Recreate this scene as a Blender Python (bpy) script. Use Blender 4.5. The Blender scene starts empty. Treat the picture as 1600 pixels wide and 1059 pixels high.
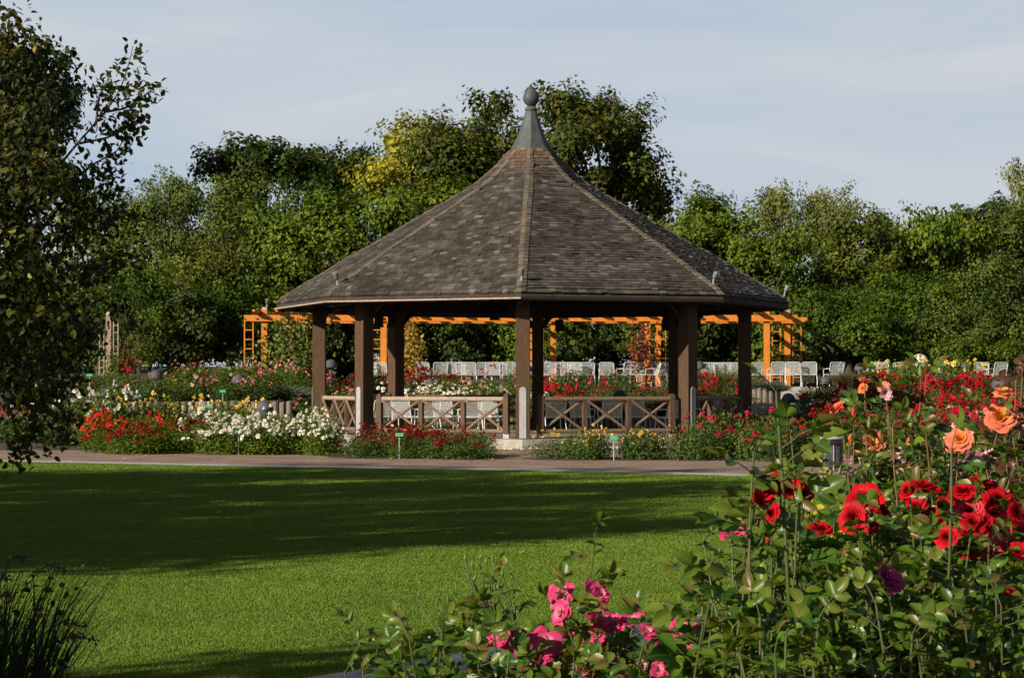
import bpy, math, random
import numpy as np
from mathutils import Vector, Matrix

random.seed(7)
RS = np.random.RandomState(11)
PI = math.pi
SC = bpy.context.scene
COL = SC.collection
R = math.radians

# ------------------------------------------------------------------ camera
F = 3300.0
EYE = np.array([0.0, 0.0, 1.5])
PITCH = math.atan(70.5 / F)
FWD = np.array([0, math.cos(PITCH), math.sin(PITCH)])
UPV = np.array([0, -math.sin(PITCH), math.cos(PITCH)])
cam = bpy.data.cameras.new('camera')
cam.sensor_width = 36
cam.lens = 36 * F / 1600
cam.clip_end = 2000
cam.clip_start = 0.1
co = bpy.data.objects.new('camera', cam)
COL.objects.link(co)
co.location = EYE
co.rotation_euler = (PI / 2 + PITCH, 0, 0)
SC.camera = co
cam.dof.use_dof = True
cam.dof.focus_distance = 8.0
cam.dof.aperture_fstop = 36.0


def ray(px, py):
    return FWD + (px - 800) / F * np.array([1, 0, 0]) + (529.5 - py) / F * UPV


def at(px, py, d):
    r = ray(px, py)
    return EYE + r * (d / r[1])


def gx(px, d):
    return (px - 800) / F * d


# ------------------------------------------------------------------ terrain height
GZ = np.array([0.49, 54.0, 0.0])       # centre of the gazebo
DELTA = R(-2.5)


def sstep(a, b, x):
    t = np.clip((x - a) / (b - a), 0, 1)
    return t * t * (3 - 2 * t)


def lin(x, xs, ys):
    return np.interp(x, xs, ys)


def H(x, y):
    x = np.asarray(x, float)
    y = np.asarray(y, float)
    hl = lin(y, [47.5, 56.95, 57.1, 70, 80, 130, 200], [0, .5, 1.0, 1.4, 1.4, 2.6, 2.6])
    hc = lin(y, [61.95, 62.1, 72, 80, 130, 200], [0.0, .45, 1.4, 1.4, 2.6, 2.6])
    hr = lin(y, [44, 60, 71, 80, 130, 200], [0, .55, 1.4, 1.4, 2.6, 2.6])
    wl = 1 - sstep(-6.4, -5.6, x)
    wr = sstep(9.6, 10.4, x)
    h = hc * (1 - wl - wr) + hl * wl + hr * wr
    g = np.hypot(x - GZ[0], y - GZ[1])
    keep = sstep(5.9, 7.2, g)
    return np.where(y < 61.9, h * keep, h)


def hz(x, y):
    return float(H(x, y))


# ------------------------------------------------------------------ objects
def tag(o, label=None, cat=None, group=None, kind=None):
    if label:
        o['label'] = label
    if cat:
        o['category'] = cat
    if group:
        o['group'] = group
    if kind:
        o['kind'] = kind
    return o


def thing(name, label, cat, loc=(0, 0, 0), rz=0.0, group=None):
    o = bpy.data.objects.new(name, None)
    COL.objects.link(o)
    o.location = tuple(float(v) for v in loc)
    o.rotation_euler = (0, 0, rz)
    o.empty_display_size = .2
    return tag(o, label, cat, group)


def link(name, me, parent=None):
    o = bpy.data.objects.new(name, me)
    COL.objects.link(o)
    if parent is not None:
        o.parent = parent
    return o


def copy_tree(o, parent=None):
    c = o.copy()
    COL.objects.link(c)
    c.parent = parent
    for ch in list(o.children):
        copy_tree(ch, c)
    return c


def raw_mesh(name, V, faces, mats, smooth=False, fmat=None):
    """V (n,3); faces: list of int arrays (m,k)."""
    me = bpy.data.meshes.new(name)
    V = np.asarray(V, np.float32)
    faces = [np.asarray(f, np.int32) for f in faces if len(f)]
    me.vertices.add(len(V))
    me.vertices.foreach_set('co', V.ravel())
    nl = sum(f.size for f in faces)
    npoly = sum(len(f) for f in faces)
    me.loops.add(nl)
    me.polygons.add(npoly)
    me.loops.foreach_set('vertex_index', np.concatenate([f.ravel() for f in faces]))
    tot = np.concatenate([np.full(len(f), f.shape[1], np.int32) for f in faces])
    st = np.concatenate([[0], np.cumsum(tot)[:-1]]).astype(np.int32)
    me.polygons.foreach_set('loop_start', st)
    me.polygons.foreach_set('loop_total', tot)
    me.polygons.foreach_set('use_smooth', np.full(npoly, bool(smooth)))
    if fmat is not None:
        me.polygons.foreach_set('material_index', np.asarray(fmat, np.int32))
    for m in (mats if isinstance(mats, (list, tuple)) else [mats]):
        me.materials.append(m)
    me.update(calc_edges=True)
    me.validate()
    return me


class MB:
    """collects shapes into ONE mesh"""

    def __init__(s):
        s.V, s.F, s.n = [], [], 0

    def add(s, V, F):
        V = np.asarray(V, float)
        s.V.append(V)
        for f in (F if isinstance(F, list) else [F]):
            f = np.asarray(f, int)
            if len(f):
                s.F.append(f + s.n)
        s.n += len(V)
        return s

    def box(s, c, size, rz=0.0, M=None, taper=1.0):
        sx, sy, sz = np.asarray(size) / 2.0
        v = np.array([[-sx, -sy, -sz], [sx, -sy, -sz], [sx, sy, -sz], [-sx, sy, -sz],
                      [-sx * taper, -sy * taper, sz], [sx * taper, -sy * taper, sz], [sx * taper, sy * taper, sz], [-sx * taper, sy * taper, sz]])
        if M is not None:
            v = v @ np.asarray(M).T
        elif rz:
            c_, s_ = math.cos(rz), math.sin(rz)
            v = v @ np.array([[c_, s_, 0], [-s_, c_, 0], [0, 0, 1]])
        return s.add(v + np.asarray(c), np.array([[0, 3, 2, 1], [4, 5, 6, 7], [0, 1, 5, 4], [1, 2, 6, 5], [2, 3, 7, 6], [3, 0, 4, 7]]))

    def beam(s, p0, p1, w, h, up=(0, 0, 1)):
        p0, p1 = np.asarray(p0, float), np.asarray(p1, float)
        a = p1 - p0
        L = np.linalg.norm(a)
        a /= L
        u = np.asarray(up, float)
        b = np.cross(u, a)
        if np.linalg.norm(b) < 1e-4:
            b = np.cross((1, 0, 0), a)
        b /= np.linalg.norm(b)
        c = np.cross(a, b)
        return s.box((p0 + p1) / 2, (L, w, h), M=np.stack([a, b, c], 1))

    def tube(s, pts, rad, n=8, caps=True):
        pts = np.asarray(pts, float)
        rad = np.broadcast_to(np.asarray(rad, float), (len(pts),))
        T = np.gradient(pts, axis=0)
        T /= np.linalg.norm(T, axis=1)[:, None] + 1e-9
        ref = np.array([0, 0, 1.]) if abs(T[0][2]) < .9 else np.array([1., 0, 0])
        B = np.cross(ref, T[0])
        B /= np.linalg.norm(B)
        ang = np.arange(n) * 2 * PI / n
        rings = []
        for i in range(len(pts)):
            B = B - T[i] * np.dot(B, T[i])
            B /= np.linalg.norm(B) + 1e-9
            Cc = np.cross(T[i], B)
            rings.append(pts[i] + rad[i] * (np.cos(ang)[:, None] * B + np.sin(ang)[:, None] * Cc))
        V = np.concatenate(rings)
        q = []
        for i in range(len(pts) - 1):
            for k in range(n):
                k2 = (k + 1) % n
                q.append([i * n + k, i * n + k2, (i + 1) * n + k2, (i + 1) * n + k])
        Fs = [np.array(q)]
        if caps and n >= 3:
            Fs.append(np.array([list(range(n))[::-1]]))
            Fs.append(np.array([[(len(pts) - 1) * n + k for k in range(n)]]))
        return s.add(V, Fs)

    def lathe(s, prof, c=(0, 0, 0), n=16, a0=0.0, closed_top=True):
        prof = np.asarray(prof, float)
        ang = a0 + np.arange(n) * 2 * PI / n
        V = np.concatenate([np.stack([r * np.cos(ang), r * np.sin(ang), np.full(n, z)], 1) for r, z in prof]) + np.asarray(c)
        q = [[i * n + k, i * n + (k + 1) % n, (i + 1) * n + (k + 1) % n, (i + 1) * n + k] for i in range(len(prof) - 1) for k in range(n)]
        Fs = [np.array(q), np.array([list(range(n))[::-1]]), np.array([[(len(prof) - 1) * n + k for k in range(n)]])]
        return s.add(V, Fs)

    def prism(s, poly, z0, z1):
        poly = np.asarray(poly, float)
        n = len(poly)
        z0 = np.broadcast_to(z0, (n,))
        z1 = np.broadcast_to(z1, (n,))
        V = np.concatenate([np.c_[poly, z0], np.c_[poly, z1]])
        return s.add(V, [np.array([list(range(n))[::-1]]), np.array([list(range(n, 2 * n))]),
                         np.array([[k, (k + 1) % n, n + (k + 1) % n, n + k] for k in range(n)])])

    def mesh(s, name, mat, smooth=False, origin=(0, 0, 0)):
        return raw_mesh(name, np.concatenate(s.V) - np.asarray(origin), s.F, mat, smooth)

    def build(s, name, mat, parent=None, smooth=False, origin=(0, 0, 0)):
        return link(name, s.mesh(name, mat, smooth, origin), parent)


def norm(v):
    return v / (np.linalg.norm(v, axis=-1, keepdims=True) + 1e-9)


# leaf templates (u along, v across, w normal)
QUAD = (np.array([[0, 0, 0], [.45, .30, .07], [1, 0, -.03], [.45, -.30, .07]]), np.array([[0, 1, 2, 3]]))
NEEDLE = (np.array([[0, .03, 0], [0, -.03, 0], [.6, -.035, .02], [1, 0, 0], [.6, .035, .02]]), np.array([[0, 1, 2, 3, 4]]))


def leaf_tpl(width=.30, fold=.10, droop=.16, serr=0.0):
    us = [0, .12, .32, .55, .78, .93, 1.0]
    ws = [.03, .55, .95, 1.0, .68, .28, .0]
    V, Fq = [], []
    for i, (u, w) in enumerate(zip(us, ws)):
        z = -droop * u * u
        ww = width * w
        V += [[u, ww, z + fold * w], [u, 0, z], [u, -ww, z + fold * w]]
        if i:
            a = (i - 1) * 3
            Fq += [[a, a + 1, a + 4, a + 3], [a + 1, a + 2, a + 5, a + 4]]
    return np.array(V), np.array(Fq)


LEAF = leaf_tpl()


def leaf4(width=.3, fold=.08):
    V = np.array([[0, 0, 0], [.3, width, fold], [.3, 0, -.01], [.3, -width, fold], [.68, width * .8, fold * .6], [.68, 0, -.07], [.68, -width * .8, fold * .6], [1, 0, -.16]])
    Fq = np.array([[0, 2, 1, 1], [0, 3, 2, 2], [1, 2, 5, 4], [2, 3, 6, 5], [4, 5, 7, 7], [5, 6, 7, 7]])
    tri = [[0, 2, 1], [0, 3, 2], [4, 5, 7], [5, 6, 7]]
    return V, [np.array([[1, 2, 5, 4], [2, 3, 6, 5]]), np.array(tri)]


LEAF8 = leaf4()


def place(P, A, N, S, tpl):
    """vectorised copies of a template: returns V, [faces]"""
    T, Fc = tpl
    Fc = Fc if isinstance(Fc, list) else [Fc]
    A = norm(A)
    B = norm(np.cross(N, A))
    Nn = np.cross(A, B)
    S = np.asarray(S)[:, None, None]
    V = P[:, None, :] + S * (T[None, :, 0:1] * A[:, None, :] + T[None, :, 1:2] * B[:, None, :] + T[None, :, 2:3] * Nn[:, None, :])
    k = len(T)
    off = (np.arange(len(P)) * k)[:, None, None]
    return V.reshape(-1, 3), [(f[None] + off).reshape(-1, f.shape[1]) for f in Fc]


def rnd_dirs(n, rs=RS):
    return norm(rs.normal(size=(n, 3)))


# ------------------------------------------------------------------ materials
def new_mat(name):
    m = bpy.data.materials.new(name)
    m.use_nodes = True
    nt = m.node_tree
    nt.nodes.clear()
    return m, nt, nt.nodes, nt.links


def N(nt, t, **kw):
    n = nt.nodes.new(t)
    for k, v in kw.items():
        if k == 'inp':
            for a, b in v.items():
                n.inputs[a].default_value = b
        else:
            setattr(n, k, v)
    return n


def ramp(nt, stops, interp='LINEAR'):
    n = nt.nodes.new('ShaderNodeValToRGB')
    cr = n.color_ramp
    cr.interpolation = interp
    while len(cr.elements) < len(stops):
        cr.elements.new(.5)
    for e, (p, c) in zip(cr.elements, stops):
        e.position = p
        e.color = (c[0], c[1], c[2], 1)
    return n


def finish(nt, shader):
    o = nt.nodes.new('ShaderNodeOutputMaterial')
    nt.links.new(shader, o.inputs['Surface'])


def leaf_mat(name, cols, rough=.5, trans=.3, spec=.35, tcol=None, big=0.0):
    """leaf to leaf colour from each leaf's own random number"""
    m, nt, nn, L = new_mat(name)
    g = N(nt, 'ShaderNodeNewGeometry')
    k = len(cols)
    r = ramp(nt, [(i / max(1, k - 1), c) for i, c in enumerate(cols)])
    L.new(g.outputs['Random Per Island'], r.inputs[0])
    col = r.outputs[0]
    if big:
        tc = N(nt, 'ShaderNodeTexCoord')
        no = N(nt, 'ShaderNodeTexNoise', inp={'Scale': big, 'Detail': 2.0})
        L.new(tc.outputs['Object'], no.inputs['Vector'])
        rr = ramp(nt, [(.33, (.62, .68, .6)), (.66, (1.3, 1.2, 1.0))])
        L.new(no.outputs[0], rr.inputs[0])
        mx = N(nt, 'ShaderNodeMixRGB', blend_type='MULTIPLY', inp={'Fac': 1.0})
        L.new(col, mx.inputs[1])
        L.new(rr.outputs[0], mx.inputs[2])
        col = mx.outputs[0]
    p = N(nt, 'ShaderNodeBsdfPrincipled', inp={'Roughness': rough, 'Specular IOR Level': spec})
    L.new(col, p.inputs['Base Color'])
    t = N(nt, 'ShaderNodeBsdfTranslucent')
    tm = N(nt, 'ShaderNodeMixRGB', blend_type='MULTIPLY', inp={'Fac': 1.0})
    tm.inputs[2].default_value = (*(tcol or (1.5, 1.6, .6)), 1)
    L.new(col, tm.inputs[1])
    L.new(tm.outputs[0], t.inputs['Color'])
    mix = N(nt, 'ShaderNodeMixShader', inp={0: trans})
    L.new(p.outputs[0], mix.inputs[1])
    L.new(t.outputs[0], mix.inputs[2])
    finish(nt, mix.outputs[0])
    return m


def noise_mat(name, c1, c2, scale=5, rough=.8, detail=6, stretch=None, bump=0.0, bscale=None, island=0.0, metallic=0.0, spec=.3, third=None):
    m, nt, nn, L = new_mat(name)
    tc = N(nt, 'ShaderNodeTexCoord')
    mp = N(nt, 'ShaderNodeMapping')
    if stretch:
        mp.inputs['Scale'].default_value = stretch
    L.new(tc.outputs['Object'], mp.inputs[0])
    no = N(nt, 'ShaderNodeTexNoise', inp={'Scale': scale, 'Detail': detail, 'Roughness': .62})
    L.new(mp.outputs[0], no.inputs['Vector'])
    st = [(.3, c1), (.7, c2)] if third is None else [(.28, c1), (.5, c2), (.72, third)]
    r = ramp(nt, st)
    L.new(no.outputs[0], r.inputs[0])
    col = r.outputs[0]
    if island:
        g = N(nt, 'ShaderNodeNewGeometry')
        rr = ramp(nt, [(0, (1 - island,) * 3), (1, (1 + island,) * 3)])
        L.new(g.outputs['Random Per Island'], rr.inputs[0])
        mx = N(nt, 'ShaderNodeMixRGB', blend_type='MULTIPLY', inp={'Fac': 1.0})
        L.new(col, mx.inputs[1])
        L.new(rr.outputs[0], mx.inputs[2])
        col = mx.outputs[0]
    p = N(nt, 'ShaderNodeBsdfPrincipled', inp={'Roughness': rough, 'Specular IOR Level': spec, 'Metallic': metallic})
    L.new(col, p.inputs['Base Color'])
    if bump:
        n2 = N(nt, 'ShaderNodeTexNoise', inp={'Scale': bscale or scale * 3, 'Detail': 5.0})
        L.new(mp.outputs[0], n2.inputs['Vector'])
        b = N(nt, 'ShaderNodeBump', inp={'Strength': 1.0, 'Distance': bump})
        L.new(n2.outputs[0], b.inputs['Height'])
        L.new(b.outputs[0], p.inputs['Normal'])
    finish(nt, p.outputs[0])
    return m


def petal_mat(name, c_in, c_out, size, trans=.25, rough=.55, island=.2):
    """petal colour runs from the heart of the bloom to the rim"""
    m, nt, nn, L = new_mat(name)
    tc = N(nt, 'ShaderNodeTexCoord')
    ln = N(nt, 'ShaderNodeVectorMath', operation='LENGTH')
    L.new(tc.outputs['Object'], ln.inputs[0])
    mr = N(nt, 'ShaderNodeMapRange', inp={1: 0.0, 2: size})
    L.new(ln.outputs['Value'], mr.inputs[0])
    r = ramp(nt, [(.15, c_in), (.75, c_out)])
    L.new(mr.outputs[0], r.inputs[0])
    g = N(nt, 'ShaderNodeNewGeometry')
    rr = ramp(nt, [(0, (1 - island,) * 3), (1, (1 + island,) * 3)])
    L.new(g.outputs['Random Per Island'], rr.inputs[0])
    mx = N(nt, 'ShaderNodeMixRGB', blend_type='MULTIPLY', inp={'Fac': 1.0})
    L.new(r.outputs[0], mx.inputs[1])
    L.new(rr.outputs[0], mx.inputs[2])
    p = N(nt, 'ShaderNodeBsdfPrincipled', inp={'Roughness': rough, 'Specular IOR Level': .12})
    L.new(mx.outputs[0], p.inputs['Base Color'])
    t = N(nt, 'ShaderNodeBsdfTranslucent')
    L.new(mx.outputs[0], t.inputs['Color'])
    mix = N(nt, 'ShaderNodeMixShader', inp={0: trans})
    L.new(p.outputs[0], mix.inputs[1])
    L.new(t.outputs[0], mix.inputs[2])
    finish(nt, mix.outputs[0])
    return m


M = {}
M['post_wood'] = noise_mat('post_wood', (.038, .020, .009), (.090, .047, .021), 7, .75, stretch=(6, 6, .7), bump=.004, bscale=14)
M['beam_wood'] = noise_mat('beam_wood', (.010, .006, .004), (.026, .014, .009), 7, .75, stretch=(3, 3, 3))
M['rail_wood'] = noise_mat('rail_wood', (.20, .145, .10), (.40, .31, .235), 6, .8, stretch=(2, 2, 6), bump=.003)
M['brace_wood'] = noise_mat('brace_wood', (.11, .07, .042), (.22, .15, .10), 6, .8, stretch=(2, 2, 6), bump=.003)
M['railpost_wood'] = noise_mat('railpost_wood', (.055, .03, .018), (.12, .068, .04), 6, .8, stretch=(5, 5, 1))
M['deck'] = noise_mat('deck', (.03, .022, .016), (.06, .045, .034), 5, .9)
M['concrete'] = noise_mat('concrete', (.24, .215, .175), (.38, .345, .29), 4, .9, bump=.004, bscale=40)
M['floor'] = noise_mat('floor', (.20, .165, .13), (.30, .255, .21), 5, .85)
M['lead'] = noise_mat('lead', (.035, .041, .039), (.075, .083, .079), 5, .6, stretch=(2, 2, .6), spec=.3)
M['steel'] = noise_mat('steel', (.24, .24, .23), (.34, .34, .33), 6, .45, spec=.5)
M['white'] = noise_mat('white', (.50, .52, .50), (.64, .66, .64), 8, .45, spec=.5)
M['spot'] = noise_mat('spot', (.10, .105, .11), (.17, .175, .18), 6, .4, spec=.5)
M['black'] = noise_mat('black', (.012, .012, .013), (.03, .03, .03), 8, .6)
M['dome'] = noise_mat('dome', (.045, .045, .05), (.085, .085, .09), 25, .75, island=.1)
M['orange'] = noise_mat('orange', (.40, .118, .006), (.56, .19, .013), 5, .6, stretch=(3, 3, 1), spec=.4)
M['log'] = noise_mat('log', (.095, .078, .056), (.20, .17, .13), 5, .9, stretch=(5, 5, .6), island=.25)
M['step'] = noise_mat('step', (.24, .215, .185), (.40, .37, .33), 6, .9, bump=.005)
M['stone'] = noise_mat('stone', (.50, .46, .40), (.70, .66, .60), 6, .9, bump=.012, bscale=8)
M['bark'] = noise_mat('bark', (.03, .022, .016), (.09, .07, .05), 6, .9, stretch=(4, 4, 1), bump=.02)
M['twig'] = noise_mat('twig', (.05, .035, .03), (.10, .07, .055), 9, .8)
M['terracotta'] = noise_mat('terracotta', (.26, .09, .04), (.36, .14, .07), 5, .85)
M['obelisk'] = noise_mat('obelisk', (.20, .15, .10), (.32, .25, .18), 6, .8)
M['greentag'] = noise_mat('greentag', (.04, .26, .10), (.06, .32, .13), 6, .5)
M['wire'] = noise_mat('wire', (.10, .105, .10), (.20, .205, .20), 12, .5, metallic=.4, spec=.5)
M['liner'] = noise_mat('liner', (.006, .006, .007), (.02, .02, .022), 14, .3, bump=.01, spec=.5)
M['soil'] = noise_mat('soil', (.022, .015, .010), (.06, .043, .028), 3, .95, bump=.03, bscale=12, third=(.11, .08, .045))
M['pebble'] = noise_mat('pebble', (.34, .29, .21), (.52, .46, .36), 3, .9, island=.3)

# shingles: each shake its own grey brown
m, nt, nn, L = new_mat('shingle')
g = N(nt, 'ShaderNodeNewGeometry')
r = ramp(nt, [(0, (.036, .031, .025)), (.4, (.058, .051, .042)), (.78, (.077, .070, .058)), (.95, (.102, .095, .082)), (1, (.16, .15, .135))])
L.new(g.outputs['Random Per Island'], r.inputs[0])
tc = N(nt, 'ShaderNodeTexCoord')
no = N(nt, 'ShaderNodeTexNoise', inp={'Scale': .9, 'Detail': 5.0, 'Roughness': .6})
L.new(tc.outputs['Object'], no.inputs['Vector'])
r2 = ramp(nt, [(.32, (.60, .56, .52)), (.68, (1.25, 1.22, 1.18))])
L.new(no.outputs[0], r2.inputs[0])
mx = N(nt, 'ShaderNodeMixRGB', blend_type='MULTIPLY', inp={'Fac': 1.0})
L.new(r.outputs[0], mx.inputs[1]); L.new(r2.outputs[0], mx.inputs[2])
# rust coloured run-off below the metal spire
sp = N(nt, 'ShaderNodeSeparateXYZ'); L.new(tc.outputs['Object'], sp.inputs[0])
mr = N(nt, 'ShaderNodeMapRange', inp={1: 6.75, 2: 7.5}); L.new(sp.outputs[2], mr.inputs[0])
n3 = N(nt, 'ShaderNodeTexNoise', inp={'Scale': 3.5, 'Detail': 3.0}); L.new(tc.outputs['Object'], n3.inputs['Vector'])
mr.inputs[4].default_value = .38; mu = N(nt, 'ShaderNodeMath', operation='MULTIPLY'); L.new(mr.outputs[0], mu.inputs[0]); L.new(n3.outputs[0], mu.inputs[1])
m3 = N(nt, 'ShaderNodeMixRGB'); L.new(mu.outputs[0], m3.inputs[0]); L.new(mx.outputs[0], m3.inputs[1]); m3.inputs[2].default_value = (.36, .16, .03, 1)
p = N(nt, 'ShaderNodeBsdfPrincipled', inp={'Roughness': .85, 'Specular IOR Level': .25})
L.new(m3.outputs[0], p.inputs['Base Color'])
n4 = N(nt, 'ShaderNodeTexNoise', inp={'Scale': 30.0, 'Detail': 3.0}); L.new(tc.outputs['Object'], n4.inputs['Vector'])
b = N(nt, 'ShaderNodeBump', inp={'Strength': .8, 'Distance': .006}); L.new(n4.outputs[0], b.inputs['Height']); L.new(b.outputs[0], p.inputs['Normal'])
finish(nt, p.outputs[0])
M['shingle'] = m

# hip caps: paler weathered shakes
M['hip'] = noise_mat('hip', (.07, .056, .04), (.145, .118, .085), 3, .85, island=.22)

# brick path
m, nt, nn, L = new_mat('path_paving')
tc = N(nt, 'ShaderNodeTexCoord')
mp = N(nt, 'ShaderNodeMapping', inp={'Rotation': (0, 0, R(-14))}); L.new(tc.outputs['Object'], mp.inputs[0])
bt = N(nt, 'ShaderNodeTexBrick', inp={'Scale': 5.0, 'Mortar Size': .03, 'Color1': (.31, .20, .145, 1), 'Color2': (.37, .275, .215, 1), 'Mortar': (.10, .085, .07, 1), 'Bias': -.1})
L.new(mp.outputs[0], bt.inputs['Vector'])
no = N(nt, 'ShaderNodeTexNoise', inp={'Scale': 1.2, 'Detail': 6.0}); L.new(tc.outputs['Object'], no.inputs['Vector'])
rr = ramp(nt, [(.3, (.72, .72, .72)), (.7, (1.22, 1.2, 1.16))]); L.new(no.outputs[0], rr.inputs[0])
mx = N(nt, 'ShaderNodeMixRGB', blend_type='MULTIPLY', inp={'Fac': 1.0}); L.new(bt.outputs[0], mx.inputs[1]); L.new(rr.outputs[0], mx.inputs[2])
p = N(nt, 'ShaderNodeBsdfPrincipled', inp={'Roughness': .85, 'Specular IOR Level': .25}); L.new(mx.outputs[0], p.inputs['Base Color'])
b = N(nt, 'ShaderNodeBump', inp={'Strength': .7, 'Distance': .01}); L.new(bt.outputs['Fac'], b.inputs['Height']); b.invert = True; L.new(b.outputs[0], p.inputs['Normal'])
finish(nt, p.outputs[0])
M['path'] = m
M['kerb'] = noise_mat('kerb', (.30, .285, .26), (.43, .41, .38), 6, .9, bump=.004)

# lawn base
m, nt, nn, L = new_mat('lawn_turf')
tc = N(nt, 'ShaderNodeTexCoord')
n1 = N(nt, 'ShaderNodeTexNoise', inp={'Scale': .55, 'Detail': 5.0}); L.new(tc.outputs['Object'], n1.inputs['Vector'])
n2 = N(nt, 'ShaderNodeTexNoise', inp={'Scale': 45.0, 'Detail': 4.0}); L.new(tc.outputs['Object'], n2.inputs['Vector'])
r1 = ramp(nt, [(.3, (.075, .13, .014)), (.7, (.12, .18, .022))]); L.new(n1.outputs[0], r1.inputs[0])
r2 = ramp(nt, [(.3, (.55, .6, .5)), (.7, (1.2, 1.2, 1.1))]); L.new(n2.outputs[0], r2.inputs[0])
mx = N(nt, 'ShaderNodeMixRGB', blend_type='MULTIPLY', inp={'Fac': 1.0}); L.new(r1.outputs[0], mx.inputs[1]); L.new(r2.outputs[0], mx.inputs[2])
p = N(nt, 'ShaderNodeBsdfPrincipled', inp={'Roughness': .9, 'Specular IOR Level': .1}); L.new(mx.outputs[0], p.inputs['Base Color'])
finish(nt, p.outputs[0])
M['lawn'] = m

# grass blades: patches from a soft noise, blade to blade difference from each blade
m, nt, nn, L = new_mat('grass_blade')
tc = N(nt, 'ShaderNodeTexCoord')
n1 = N(nt, 'ShaderNodeTexNoise', inp={'Scale': .8, 'Detail': 6.0, 'Roughness': .65}); L.new(tc.outputs['Object'], n1.inputs['Vector'])
g = N(nt, 'ShaderNodeNewGeometry')
ad = N(nt, 'ShaderNodeMath', operation='MULTIPLY_ADD', inp={1: .18, 2: .085}); L.new(g.outputs['Random Per Island'], ad.inputs[0])
ad2 = N(nt, 'ShaderNodeMath', operation='MULTIPLY_ADD', inp={1: .8}); L.new(n1.outputs[0], ad2.inputs[0]); L.new(ad.outputs[0], ad2.inputs[2])
r1 = ramp(nt, [(.28, (.072, .13, .010)), (.52, (.122, .195, .018)), (.75, (.174, .235, .028)), (.95, (.24, .26, .055))]); L.new(ad2.outputs[0], r1.inputs[0])
p = N(nt, 'ShaderNodeBsdfPrincipled', inp={'Roughness': .55, 'Specular IOR Level': .2}); L.new(r1.outputs[0], p.inputs['Base Color'])
t = N(nt, 'ShaderNodeBsdfTranslucent'); L.new(r1.outputs[0], t.inputs[0])
mi = N(nt, 'ShaderNodeMixShader', inp={0: .35}); L.new(p.outputs[0], mi.inputs[1]); L.new(t.outputs[0], mi.inputs[2])
finish(nt, mi.outputs[0])
M['grass'] = m

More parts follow.
